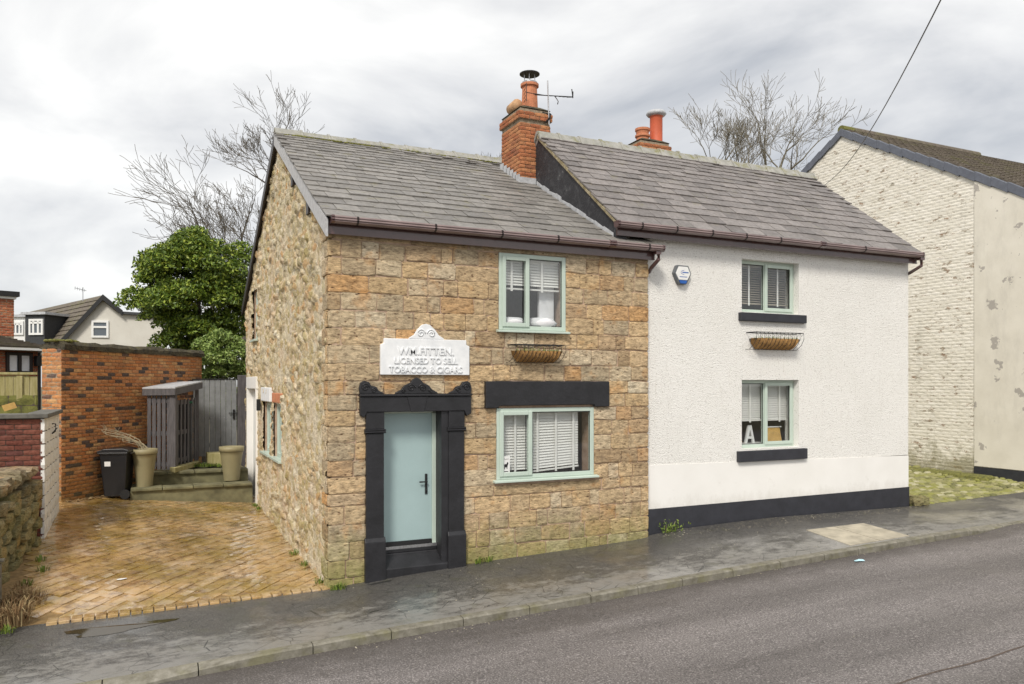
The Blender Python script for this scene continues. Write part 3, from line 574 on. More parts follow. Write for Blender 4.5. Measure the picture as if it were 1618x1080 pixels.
for i in range(170):
    x_ = random.choice((random.uniform(.2, 1.6), random.uniform(-.05, 4.6))); y_ = ROOF_Y - .22 + random.uniform(-.03, .02); r_ = random.uniform(.015, .04); mb.lathe([(0, -r_ * .6), (r_, 0), (r_ * .8, r_ * .5), (0, r_ * .8)], (x_, y_, zroof(y_) + .035), 6)
mo = mb.build('roof_moss', 'moss', roof, smooth=True); mo['kind'] = 'stuff'
# barge boards
for nm, mat, (ya, za, yb, zb), hgt in (('barge_board', 'barge_grey', (EY - .04, EZ + .0, ROOF_Y, ROOF_Z + .03), .27), ('barge_board', 'dark_brown', (ROOF_Y, ROOF_Z + .03, RY2 + .02, RZ2), .24)):
    MB().prism([(ya, za - hgt), (yb, zb - hgt), (yb, zb - .03), (ya, za - .03)], (-.100, 0, 0), (0, 1, 0), (0, 0, 1), (.03, 0, 0)).build(nm, mat, cot)
MB().prism([(ROOF_Y + .1, ROOF_Z - .2), (RY2, RZ2 - .18), (RY2, RZ2 - .13), (ROOF_Y + .1, ROOF_Z - .15)], (-.069, 0, 0), (0, 1, 0), (0, 0, 1), (.07, 0, 0)).build('soffit', 'dark_brown', cot)
for (y_, z_) in ((1.35, 5.68), (2.75, 6.45)): box('purlin_end', 'dark_brown', cot, -.068, -.0, y_ - .09, y_ + .09, zroof(y_) - .47, zroof(y_) - .24)
# gutters
def gutter(parent, x0, x1, y, z, brackets, joint, box_end):
    prof = [(-.062, .055), (-.074, .040), (-.074, .030), (-.062, .027), (-.080, .004), (-.080, -.004), (-.062, -.010), (-.070, -.026), (-.030, -.048), (.03, -.045), (.062, -.02), (.07, .05), (.06, .05), (.05, -.015), (.025, -.034), (-.025, -.034), (-.048, -.02), (-.052, .055)]
    gt = MB().prism(prof, (x0, y, z), (0, 1, 0), (0, 0, 1), (x1 - x0, 0, 0)).build('gutter', 'gutter_sheen_tint', parent)
    big = [(p * 1.10, q * 1.1) for p, q in prof[:12]] 
    for b in brackets: MB().prism(big, (b - .013, y, z), (0, 1, 0), (0, 0, 1), (.026, 0, 0)).build('gutter_bracket', 'dark_brown', gt)
    for b in joint: MB().prism([(p * 1.16, q * 1.16) for p, q in prof[:12]], (b - .06, y, z), (0, 1, 0), (0, 0, 1), (.12, 0, 0)).build('gutter_joint', 'brown_plastic', gt)
    for b in (x0, x1): MB().prism([(p * 1.06, q * 1.1) for p, q in prof[:12]], (b - .02, y, z), (0, 1, 0), (0, 0, 1), (.04, 0, 0)).build('end_cap', 'brown_plastic', gt)
    return gt
gt = gutter(cot, -.02, 5.44, -.205, 5.075, (.32, 1.45, 2.5, 3.45, 5.15), (4.45,), True)
box('fascia', 'brown_plastic', cot, -.055, 5.36, -.115, -.07, 4.90, 5.075); box('soffit', 'dark_brown', cot, -.05, 5.33, -.069, .02, 5.035, 5.06)
MB().box(5.30, 5.40, -.25, -.15, 4.98, 5.03).tube([(5.38, -.20, 5.0), (5.38, -.20, 4.90), (5.34, -.05, 4.78), (5.36, .05, 4.72)], .034, 8).build('downpipe', 'brown_plastic', cot, smooth=False)

# windows
def window(parent, x0, x1, z0, z1, y, mat, split, opener, blind, sill=True, sill_ext=.05):
    f = .065; d = .07; mb = MB(); split_x = x0 + (x1 - x0) * split
    mb.box(x0, x0 + f, y, y + d, z0, z1).box(x1 - f, x1, y, y + d, z0, z1).box(x0 + f, x1 - f, y, y + d, z0, z0 + f).box(x0 + f, x1 - f, y, y + d, z1 - f, z1).box(split_x - .035, split_x + .035, y + .001, y + d - .001, z0 + f, z1 - f)
    wo = mb.build('window', mat, parent, bevel=.006)
    a, b = (x0 + f - .018, split_x + .02) if opener == 'L' else (split_x - .02, x1 - f + .018)
    sa, s = .062, MB(); za, zb = z0 + f - .018, z1 - f + .018; ys = y - .022
    s.box(a, a + sa, ys, y - .001, za, zb).box(b - sa, b, ys, y - .001, za, zb).box(a + sa, b - sa, ys, y - .001, za, za + sa).box(a + sa, b - sa, ys, y - .001, zb - sa, zb); s.build('sash', mat, wo, bevel=.008)
    for (p, q, op) in ((x0 + f, split_x - .035, opener == 'L'), (split_x + .035, x1 - f, opener == 'R')):
        e_ = .03 if op else 0
        yy = y + .028; gk = .012
        s = MB(); p_, q_, r_, t_ = p + e_, q - e_, z0 + f + e_, z1 - f - e_
        s.box(p_, p_ + gk, yy - .006, yy - .001, r_, t_).box(q_ - gk, q_, yy - .006, yy - .001, r_, t_).box(p_ + gk, q_ - gk, yy - .006, yy - .001, r_, r_ + gk).box(p_ + gk, q_ - gk, yy - .006, yy - .001, t_ - gk, t_); s.build('gasket', 'black_metal', wo)
        MB().box(p, q, yy, yy + .006, z0 + f, z1 - f).build('pane', 'glass', wo)
    if sill: MB().prism([(-.075, 0), (-.075, .028), (.0, .04), (.06, .04), (.06, 0)], (x0 - sill_ext, y, z0 - .042), (0, 1, 0), (0, 0, 1), (x1 - x0 + 2 * sill_ext, 0, 0)).build('sill', mat, wo, bevel=.004)
    for (bx0, bx1, bz0, bz1, tilt, bm, tapes, droop) in blind:
        mb = MB(); zt = bz1; n = int((bz1 - bz0) / .043); yb = y + .14
        mb.box(bx0, bx1, yb - .03, yb + .03, bz1, bz1 + .04)
        for i in range(n):
            z_ = bz1 - (i + .5) * .043; c = Vector(((bx0 + bx1) / 2, yb, z_)); mb.obox(c, ((bx1 - bx0) / 2, 0, droop * (i / n) * .5), (0, .024 * math.cos(tilt), .024 * math.sin(tilt)), (0, -.0012 * math.sin(tilt), .0012 * math.cos(tilt)))
        mb.obox(((bx0 + bx1) / 2, yb, bz0 - .012), ((bx1 - bx0) / 2, 0, droop * .5), (0, .025, 0), (0, 0, .012)); bl = mb.build('blind', bm, wo)
        for t_ in tapes: MB().box(t_ - .018, t_ + .018, yb - .036, yb - .031, bz0 - .05, bz1 + .03).build('blind_tape', 'blind', bl)
    return wo
wu = window(cot, *WIN_U[:2], WIN_U[2] + .03, WIN_U[3] - .005, -.018, 'sage', .42, 'L', [(2.62, 3.66, 4.33, 4.76, R(60), 'blind', (2.82, 3.35), 0)], sill_ext=.045)
box('room_curtain', 'curtain', wu, 3.36, 3.62, .20, .26, 3.72, 4.8); MB().lathe([(.0, -.09), (.2, -.07), (.27, 0), (.2, .07), (0, .09)], (2.85, .24, 3.80), 16).lathe([(.0, -.1), (.22, -.08), (.28, 0), (.2, .08), (0, .1)], (3.38, .22, 3.80), 16).build('cushion', 'curtain', wu, smooth=True)
wl = window(cot, *WIN_L[:2], WIN_L[2] + .045, WIN_L[3] - .004, -.018, 'sage', .335, 'L', [(2.60, 3.12, 1.46, 2.36, R(60), 'blind', (2.88,), 0), (3.14, 4.02, 1.50, 2.38, R(60), 'blind', (3.27, 3.60, 3.92), .06)], sill_ext=.06)
# side windows: frames deep in the rubble wall
def side_window(y0, y1, z0, z1, sill=True):
    f = .07; X = .06; mb = MB(); mb.box(X, X + .07, y0, y0 + f, z0, z1).box(X, X + .07, y1 - f, y1, z0, z1).box(X, X + .07, y0 + f, y1 - f, z0, z0 + f).box(X, X + .07, y0 + f, y1 - f, z1 - f, z1)
    m_ = (y0 + y1) / 2; mb.box(X + .001, X + .069, m_ - .035, m_ + .035, z0 + f, z1 - f); wo = mb.build('window', 'sage', cot, bevel=.005)
    s = MB(); a, b = y0 + f - .01, m_ - .02; s.box(X - .02, X - .001, a, a + .05, z0 + f, z1 - f).box(X - .02, X - .001, b - .05, b, z0 + f, z1 - f).box(X - .02, X - .001, a + .05, b - .05, z0 + f, z0 + f + .05).box(X - .02, X - .001, a + .05, b - .05, z1 - f - .05, z1 - f); s.build('sash', 'sage', wo)
    for a, b in ((y0 + f, m_ - .035), (m_ + .035, y1 - f)): MB().box(X + .03, X + .036, a, b, z0 + f, z1 - f).build('pane', 'glass', wo)
    if sill: MB().box(-.085, X + .03, y0 - .05, y1 + .05, z0 - .05, z0 - .004).build('sill', 'sage', wo, bevel=.006)
for h in SW[:2]: side_window(h[0] + .01, h[1] - .01, h[2] + .04, h[3] - .01)
side_window(SW[3][0] + .01, SW[3][1] - .01, SW[3][2] + .04, SW[3][3] - .01)
box('side_lintel', 'plaque_white', cot, -.055, .05, 5.42, 6.72, 2.47, 2.76, bevel=.015); box('side_lintel', 'terracotta', cot, -.03, .05, 4.06, 5.28, 2.47, 2.66, bevel=.015)
sdr = MB().box(-.06, .10, 7.50, 7.62, .12, 2.72).box(-.06, .10, 9.18, 9.30, .16, 2.72).box(-.062, .10, 7.48, 9.32, 2.72, 3.0).build('side_door_frame', 'smooth_white', cot, bevel=.01)
box('side_door', 'white_frame', sdr, .08, .13, 7.62, 9.18, .14, 2.72); box('door_sill', 'concrete_slab', sdr, -.12, .08, 7.56, 9.24, .02, .14)
wl_ = MB().box(-.12, -.04, 6.84, 6.94, 2.25, 2.50).build('wall_lamp', 'black_metal', cot, bevel=.01)
# front door and its black surround
dl = MB().box(.775, 1.56, .222, .27, .475, 2.405).build('door', 'door_paint', cot, bevel=.006)
MB().box(.76, .775, .20, .29, .44, 2.43).box(1.56, 1.62, .20, .29, .44, 2.43).box(.76, 1.62, .20, .29, 2.405, 2.437).build('door_frame', 'sage', dl, bevel=.004)
box('door_jamb', 'black_paint', cot, 1.62, 1.7335, -.035, .34, .10, 2.439); box('weather_bar', 'black_metal', dl, .79, 1.55, .195, .224, .475, .53); box('threshold', 'steel', dl, .76, 1.62, .17, .30, .425, .468)
MB().box(1.45, 1.485, .205, .221, 1.20, 1.50).box(1.35, 1.475, .165, .182, 1.375, 1.395).box(1.458, 1.477, .182, .206, 1.375, 1.395).lathe([(0, 0), (.012, 0), (.012, .03), (0, .03)], (1.468, .2, 1.24), 10).build('door_handle', 'black_metal', dl, bevel=.003)
MB().prism([(-.06, -.05), (.36, -.05), (.36, .37), (.17, .37), (.16, .355), (-.06, .20)], (.752, 0, 0), (0, 1, 0), (0, 0, 1), (.98, 0, 0)).build('door_step', 'black_paint', cot, bevel=.01); box('inner_step', 'black_paint', cot, .775, 1.618, .17, .36, .372, .4245, bevel=.006)
for (a, b) in ((.48, .76), (1.72, 1.985)):
    pl = MB().box(a + .012, b - .012, -.055, .10, .62, 2.14).build('door_pilaster', 'black_paint', cot, bevel=.008)
    MB().box(a - .008, b + .008, -.085, .10, -.08, .60).prism([(-.085, .60), (-.055, .66), (.1, .66), (.1, .60)], (a - .008, 0, 0), (0, 1, 0), (0, 0, 1), (b - a + .016, 0, 0)).build('pilaster_base', 'black_paint', pl, bevel=.006)
    MB().box(a + .008, b - .008, -.058, .10, 2.20, 2.44).prism([(-.06, 2.14), (-.085, 2.155), (-.07, 2.17), (-.085, 2.185), (-.06, 2.2), (.1, 2.2), (.1, 2.14)], (a - .012, 0, 0), (0, 1, 0), (0, 0, 1), (b - a + .024, 0, 0)).build('capital', 'black_paint', pl, bevel=.004)
lin = MB().prism([(.40, 2.40), (.46, 2.36), (.50, 2.44), (1.97, 2.44), (2.01, 2.36), (2.08, 2.40), (2.08, 2.66), (.40, 2.66)], (0, -.075, 0), (1, 0, 0), (0, 0, 1), (0, .17, 0)).build('door_lintel', 'black_paint', cot, bevel=.01)
MB().prism([(1.14, 2.437), (1.34, 2.437), (1.39, 2.657), (1.08, 2.657)], (0, -.083, 0), (1, 0, 0), (0, 0, 1), (0, .02, 0)).build('keystone', 'black_paint', lin, bevel=.006)
box('cornice', 'black_paint', lin, .395, 2.085, -.10, .09, 2.662, 2.695, bevel=.008)
def spiral(cx, cz, r, turns, a0, sgn, y): return [(cx + sgn * r * (1 - .85 * t / 20) * math.cos(a0 + turns * 2 * math.pi * t / 20), y, cz + r * (1 - .85 * t / 20) * math.sin(a0 + turns * 2 * math.pi * t / 20)) for t in range(21)]
def crest(name, mat, parent, poly, spirals, y0, th, tr=.009):
    c = MB().prism(poly, (0, y0, 0), (1, 0, 0), (0, 0, 1), (0, th, 0)).build(name, mat, parent, bevel=.006)
    mb = MB()
    for s in spirals: mb.tube(spiral(*s, y0 - .004), tr, 5)
    mb.build('scroll', mat, c, smooth=True); return c
z0 = 2.697
crest('crest', 'black_paint', lin, [(.91, z0), (1.56, z0), (1.55, z0 + .02), (1.47, z0 + .06), (1.42, z0 + .12), (1.33, z0 + .16), (1.29, z0 + .21), (1.235, z0 + .235), (1.18, z0 + .21), (1.14, z0 + .16), (1.05, z0 + .12), (1.0, z0 + .06), (.92, z0 + .02)], [(1.15, z0 + .085, .06, 1.6, 0, 1), (1.32, z0 + .085, .06, 1.6, 0, -1), (1.03, z0 + .04, .03, 1.4, 0, 1), (1.44, z0 + .04, .03, 1.4, 0, -1)], -.06, .08)
for sg, e0 in ((1, .40), (-1, 2.08)):
    crest('crest', 'black_paint', lin, [(e0 + sg * a, z0 + b) for a, b in ((0, 0), (.36, 0), (.33, .02), (.27, .05), (.24, .10), (.16, .12), (.13, .17), (.06, .185), (.01, .16), (-.01, .08))], [(e0 + sg * .075, z0 + .095, .06, 1.6, 0, sg), (e0 + sg * .2, z0 + .05, .04, 1.4, 0, sg)], -.06, .08)
MB().prism([(2.32, 2.47), (2.53, 2.47), (2.55, 2.505), (4.22, 2.505), (4.24, 2.47), (4.51, 2.47), (4.51, 2.88), (2.32, 2.88)], (0, -.065, 0), (1, 0, 0), (0, 0, 1), (0, .15, 0)).build('window_lintel', 'black_paint', cot, bevel=.012)
# white name tablet
pq = MB().prism([(.70, 2.97), (2.06, 2.97), (2.06, 3.40), (2.01, 3.42), (2.01, 3.49), (.75, 3.49), (.75, 3.42), (.70, 3.40)], (0, -.05, 0), (1, 0, 0), (0, 0, 1), (0, .09, 0)).build('name_tablet', 'plaque_white', cot, bevel=.008)
crest('tablet_crest', 'plaque_white', pq, [(1.12, 3.492), (1.66, 3.492), (1.65, 3.51), (1.58, 3.55), (1.52, 3.63), (1.44, 3.70), (1.38, 3.715), (1.32, 3.70), (1.25, 3.63), (1.20, 3.55), (1.13, 3.51)], [(1.30, 3.575, .065, 1.6, 0, 1), (1.46, 3.575, .065, 1.6, 0, -1)], -.045, .08)
TM = lambda x_, z_: Matrix.Translation((x_, -.05, z_)) @ Matrix.Rotation(R(90), 4, 'X')
for s_, z_, sz, sx in (('WM.FITTEN.', 3.265, .15, 1.05), ('LICENSED TO SELL', 3.135, .125, .93), ('TOBACCO & CIGARS', 3.005, .128, .92)): text_part('raised_lettering', s_, sz, .015, 'plaque_white', pq, TM(1.38, z_), .002, sx)
# sticker inside the narrow sash
stk = box('window_sticker', 'paper', None, 2.625, 2.745, -.0035, -.001, 1.47, 1.73); tag(stk, 'small white sticker with black dog silhouette in the ground floor cottage window', 'sticker')
dog = [(2.655, 1.53), (2.665, 1.53), (2.668, 1.56), (2.69, 1.558), (2.692, 1.53), (2.70, 1.53), (2.706, 1.565), (2.712, 1.60), (2.722, 1.62), (2.715, 1.635), (2.70, 1.64), (2.69, 1.61), (2.668, 1.61), (2.655, 1.60), (2.648, 1.62), (2.652, 1.57)]
MB().prism(dog, (0, -.0048, 0), (1, 0, 0), (0, 0, 1), (0, .001, 0)).build('dog_silhouette', 'black_metal', stk)
MB().tube([(2.645 + i * .01, -.0045, 1.685 + .008 * math.sin(i * 2.1)) for i in range(9)], .0025, 4).box(2.65, 2.72, -.0048, -.0038, 1.49, 1.502).build('print', 'black_metal', stk)

# ------------------------------------------------------------------ chimneys
def brick_faces(faces, bl=.225, bh=.075, j=.01, skip=0.0):
    """faces: (origin, u dir, length, z0, z1 or fn(s), outward normal)"""
    mats = []
    for (o_, u, Lf, z0, z1, n_) in faces:
        o_, u, n_ = Vector(o_), Vector(u), Vector(n_); rows = int((z1 - z0) / bh)
        for r_ in range(rows):
            s = -(bl / 2) * (r_ % 2)
            while s < Lf - .01:
                a, b = max(s, 0), min(s + bl, Lf); s += bl
                if b - a < .03: continue
                c = o_ + u * ((a + b) / 2) + Vector((0, 0, z0 + (r_ + .5) * bh)) + n_ * random.uniform(.006, .012)
                mats.append(frame(c, u * (b - a - j), n_ * -.05, Vector((0, 0, bh - j))))
    return mats
def chimney_stack(parent, x0, x1, y0, y1, z0, z1, brick, limit=290):
    ch = MB().box(x0 + .01, x1 - .01, y0 + .01, y1 - .01, z0, z1 - .01).build('chimney', 'brick_mortar', parent)
    F_ = lambda e, a, b: [((x0 - e, y0 - e, 0), (1, 0, 0), x1 - x0 + 2 * e, a, b, (0, -1, 0)), ((x0 - e, y1 + e, 0), (0, -1, 0), y1 - y0 + 2 * e, a, b, (-1, 0, 0)), ((x1 + e, y0 - e, 0), (0, 1, 0), y1 - y0 + 2 * e, a, b, (1, 0, 0))]
    pieces(ch, 'brick', 'brick', brick, brick_faces(F_(0, z0, z1 - .225) + F_(.035, z1 - .225, z1 - .075) + F_(.0, z1 - .075, z1)), limit)
    MB().box(x0 - .025, x1 + .025, y0 - .025, y1 + .025, z1 - .226, z1 - .077).build('oversail', 'brick_mortar', ch)
    mb = MB(); 
    mb.add([(x0 - .02, y0 - .02, z1), (x1 + .02, y0 - .02, z1), (x1 + .02, y1 + .02, z1), (x0 - .02, y1 + .02, z1), (x0 + .15, y0 + .15, z1 + .10), (x1 - .15, y0 + .15, z1 + .10), (x1 - .15, y1 - .15, z1 + .10), (x0 + .15, y1 - .15, z1 + .10)], [(0, 3, 2, 1), (4, 5, 6, 7), (0, 1, 5, 4), (1, 2, 6, 5), (2, 3, 7, 6), (3, 0, 4, 7)])
    mb.build('flaunching', 'old_coping', ch, bevel=.02); return ch
ch = chimney_stack(cot, 4.32, 4.99, 2.88, 3.75, 6.55, 8.27, 'brick_chimney')
cx_, cy_ = 4.68, 3.18
pot = MB().lathe([(.17, 8.30), (.165, 8.42), (.15, 8.78), (.15, 8.80), (.185, 8.81), (.185, 8.86), (.13, 8.86), (.13, 8.4)], (cx_, cy_, 0), 20).build('chimney_pot', 'terracotta', ch, smooth=False)
mb = MB(); mb.lathe([(.0, 9.115), (.14, 9.10), (.205, 9.075), (.205, 9.06), (.0, 9.06)], (cx_, cy_, 0), 20)
mb.build('cowl_cap', 'black_metal', pot); mb = MB()
for a in range(6): mb.tube([(cx_ + .12 * math.cos(a * 1.047), cy_ + .12 * math.sin(a * 1.047), 8.84), (cx_ + .12 * math.cos(a * 1.047), cy_ + .12 * math.sin(a * 1.047), 9.07)], .007, 4)
mb.lathe([(.155, 8.86), (.155, 8.9), (.14, 8.9)], (cx_, cy_, 0), 16).build('cowl_cage', 'steel', pot)
MB().tube([(4.44, 3.52, 8.42), (4.42, 3.2, 8.42)], .12, 12).build('half_round_cap', 'buff_clay', ch, smooth=True)
# stepped lead flashing at its foot
for i in range(6):
    y_ = 2.86 + i * .15; zz = zroof(y_); MB().prism([(y_ - .01, zroof(y_ - .01) + .02), (y_ + .155, zroof(y_ + .155) + .02), (y_ + .155, zroof(y_ + .155) + .13), (y_ - .01, zroof(y_ + .155) + .12)], (4.288, 0, 0), (0, 1, 0), (0, 0, 1), (.012, 0, 0)).build('flashing', 'lead', ch)
MB().prism([(4.27, zroof(2.86) + .03), (4.66, zroof(2.86) + .03), (4.66, zroof(2.86) + .15), (4.27, zroof(2.86) + .15)], (0, 2.848, 0), (1, 0, 0), (0, 0, 1), (0, .012, 0)).build('flashing', 'lead', ch)
# television aerial on the stack
ae = thing('television_aerial', (5.0, 2.82, 8.05), 'spiky metal television aerial strapped to the tall brick chimney', 'aerial')
MB().tube([(4.93, 2.82, 7.98), (4.90, 2.82, 8.85)], .013, 6).build('mast', 'steel', ae)
MB().tube([(4.86, 2.86, 8.02), (4.93, 2.80, 8.10), (4.95, 2.81, 8.2)], .02, 5).tube([(4.80, 2.86, 8.22), (4.98, 2.81, 8.18)], .012, 5).build('bracket', 'black_metal', ae)
mb = MB().tube([(4.62, 2.84, 8.53), (5.45, 2.78, 8.60)], .010, 5)
for i in range(9): a = 4.64 + i * .095; mb.tube([(a, 2.72, 8.53 + i * .008 - .03), (a, 2.94, 8.54 + i * .008 + .03)], .005, 4)
mb.tube([(5.38, 2.7, 8.72), (5.45, 2.78, 8.58), (5.50, 2.86, 8.74)], .010, 4).tube([(5.05, 2.8, 8.56), (5.1, 2.75, 8.45), (5.14, 2.85, 8.43)], .01, 4).build('boom', 'black_metal', ae)
mb = MB()
for i in range(5): mb.tube([(4.40 + .0 * i, 2.80, 8.40 + i * .075), (4.46, 3.0, 8.40 + i * .075)], .006, 4)
mb.tube([(4.44, 2.84, 8.38), (4.44, 2.84, 8.74)], .008, 4).tube([(4.44, 2.84, 8.55), (4.90, 2.82, 8.55)], .008, 4).build('reflector', 'black_metal', ae)

# ------------------------------------------------------------------ white house
WY = .10; HX0, HX1 = 5.30, 11.80; WRY, WRZ = 2.75, 7.70; WEY, WEZ = -.08, 5.49; WSL = (WRZ - WEZ) / (WRY - WEY)
def wzr(y): return WEZ + (y - WEY) * WSL if y <= WRY else WRZ - (y - WRY) * WSL
wh = thing('white_house', (8.5, 0, .3), 'white roughcast house with dark plinth, sage windows and purple slate roof', 'house')
WU = (7.42, 8.80, 4.14, 5.10); WLo = (7.42, 8.80, 1.66, 2.91)
panel('front_wall', 'roughcast', wh, (0, WY, 0), (1, 0, 0), (0, 0, 1), (0, .35, 0), (HX0 + .01, HX1, 1.385, 5.46), [WU, WLo])
MB().prism([(HX0 + .01, .70), (HX1 - .002, .72), (HX1 - .002, 1.37), (HX0 + .01, 1.46)], (0, WY - .008, 0), (1, 0, 0), (0, 0, 1), (0, .33, 0)).build('smooth_band', 'smooth_white', wh)
MB().prism([(HX0 + .012, .0), (HX1 + .003, .0), (HX1 + .003, .73), (HX0 + .012, .715)], (0, WY - .022, 0), (1, 0, 0), (0, 0, 1), (0, .3, 0)).build('plinth', 'grey_plinth', wh)
gable_core('end_wall', HX1 - .3, HX1 + .001, WY + .36, 5.6, lambda y: wzr(y) - .08, 'roughcast', wh)
box('back_wall', 'roughcast', wh, 4.9, HX1 - .31, 5.25, 5.58, 0, 5.4); box('upper_floor', 'interior', wh, HX0 + .05, HX1 - .31, WY + .36, 5.2, 3.05, 3.2)
wroof = slab_roof('roof', 'dark_brown', wh, 4.66, HX1 + .08, WEY + .03, WEZ - .03 + .03 * WSL, WRY, WRZ - .03, .08)
slab_roof('rear_roof', 'slate_purple', wroof, 4.66, HX1 + .08, WRY, WRZ, 5.75, wzr(5.75), .08)
slating(wroof, 'slate_purple', 4.64, HX1 + .10, WEY - .03, WEZ - .02, WRY, WRZ, 15, .30, .38)
ridge_tiles(wroof, 4.62, HX1 + .12, WRY, WRZ + .03, 15, half=.17, drop=.15)
# black flank above the lower roof, its verge and flashing
MB().prism([(-.02, zroof(-.02) + .03), (5.5, zroof(5.5) - .4), (5.5, wzr(5.5) - .06), (WRY, WRZ - .05), (-.02, wzr(-.02) - .07)], (4.665, 0, 0), (0, 1, 0), (0, 0, 1), (.2, 0, 0)).build('flank_wall', 'bitumen', wh)
MB().prism([(WEY - .03, WEZ - .075), (WRY, WRZ - .055), (WRY, WRZ + .01), (WEY - .03, WEZ - .02)], (4.625, 0, 0), (0, 1, 0), (0, 0, 1), (.045, 0, 0)).build('verge', 'verge_mortar', wroof)
mb = MB(); y_ = .05
while y_ < 2.8:
    q = random.uniform(.18, .34); mb = MB().prism([(y_, zroof(y_) + .025), (y_ + q, zroof(y_ + q) + .025), (y_ + q, zroof(y_ + q) + .10 + random.uniform(-.02, .03)), (y_, zroof(y_) + .10 + random.uniform(-.02, .03))], (4.648, 0, 0), (0, 1, 0), (0, 0, 1), (.012, 0, 0)); mb.build('flashing', 'lead', wh); y_ += q + .004
gutter(wh, 4.60, HX1 + .05, -.15, 5.425, (5.05, 5.75, 6.5, 7.25, 8.05, 10.2), (9.1,), True)
box('fascia', 'brown_plastic', wh, 4.66, HX1 + .04, -.065, -.02, 5.27, 5.43); box('soffit', 'dark_brown', wh, 4.68, HX1 + .03, -.019, WY + .05, 5.40, 5.425)
MB().box(HX1 - .02, HX1 + .10, -.20, -.10, 5.33, 5.39).tube([(HX1 + .06, -.15, 5.36), (HX1 + .06, -.15, 5.22), (HX1 + .03, .10, 5.10), (HX1 + .05, .2, 5.05), (HX1 + .05, .2, .45)], .034, 8).build('downpipe', 'brown_plastic', wh)
for (W_, sl_, bl) in ((WU, (7.34, 8.93, 3.975, 4.125), [(7.5, 8.10, 4.34, 5.0, R(28), 'blind_beige', (7.80,), 0), (8.14, 8.74, 4.34, 5.0, R(28), 'blind_beige', (8.5,), 0)]), (WLo, (7.30, 8.95, 1.43, 1.625), [(7.5, 8.10, 2.17, 2.82, R(60), 'blind', (7.83,), 0), (8.14, 8.74, 2.17, 2.82, R(60), 'blind', (8.55,), 0)])):
    window(wh, W_[0], W_[1], W_[2], W_[3], WY + .13, 'sage', .49, 'R', bl, sill=False)
    mb = MB().box(sl_[0], sl_[1], WY - .075, WY + .2, sl_[2], sl_[3]); mb.build('stone_sill', 'grey_plinth', wh, bevel=.01)
ch2 = chimney_stack(wh, 7.75, 8.55, 3.75, 4.35, 6.2, 8.34, 'brick_chimney', 120)
MB().lathe([(.17, 8.36), (.145, 8.42), (.145, 8.98), (.17, 9.02)], (8.36, 4.0, 0), 18).build('chimney_pot', 'red_clay', ch2, smooth=True)
MB().lathe([(.15, 9.0), (.2, 9.02), (.235, 9.06), (.20, 9.12), (0, 9.17)], (8.36, 4.0, 0), 18).build('cowl_cap', 'lead', ch2, smooth=True)
MB().lathe([(.15, 8.36), (.14, 8.46), (.17, 8.48), (.17, 8.52), (.14, 8.54), (.15, 8.60), (.17, 8.62), (.17, 8.67), (.11, 8.67)], (7.98, 4.0, 0), 18).build('chimney_pot', 'terracotta', ch2)
# things on and in the white house
ab = thing('alarm_box', (6.05, WY - .03, 4.55), 'hexagonal white burglar alarm box with blue lens on the roughcast wall', 'alarm')
hexo = [(5.93, 4.88), (6.17, 4.88), (6.235, 4.74), (6.15, 4.58), (6.12, 4.55), (5.98, 4.55), (5.95, 4.58), (5.87, 4.74)]
MB().prism(hexo, (0, WY - .075, 0), (1, 0, 0), (0, 0, 1), (0, .085, 0)).build('case', 'alarm_grey', ab, bevel=.012)
hx = [(6.05 + (a - 6.05) * .86, 4.725 + (b - 4.715) * .86) for a, b in hexo if b > 4.6]; MB().prism([(5.955, 4.855), (6.145, 4.855), (6.205, 4.735), (6.14, 4.625), (5.96, 4.625), (5.895, 4.735)], (0, WY - .088, 0), (1, 0, 0), (0, 0, 1), (0, .014, 0)).build('face_plate', 'white_frame', ab, bevel=.006)
MB().prism([(5.965, 4.618), (6.135, 4.618), (6.11, 4.562), (5.99, 4.562)], (0, WY - .09, 0), (1, 0, 0), (0, 0, 1), (0, .016, 0)).build('lens', 'blue_lens', ab, bevel=.006)
MB().tube([(6.10 - .07 * math.cos(t * .3) - .03, WY - .089, 4.755 + .035 * math.sin(t * .3)) for t in range(-5, 6)], .004, 4).box(6.03, 6.16, WY - .09, WY - .087, 4.745, 4.765).box(5.97, 6.13, WY - .09, WY - .087, 4.672, 4.684).build('emblem', 'logo_blue', ab)
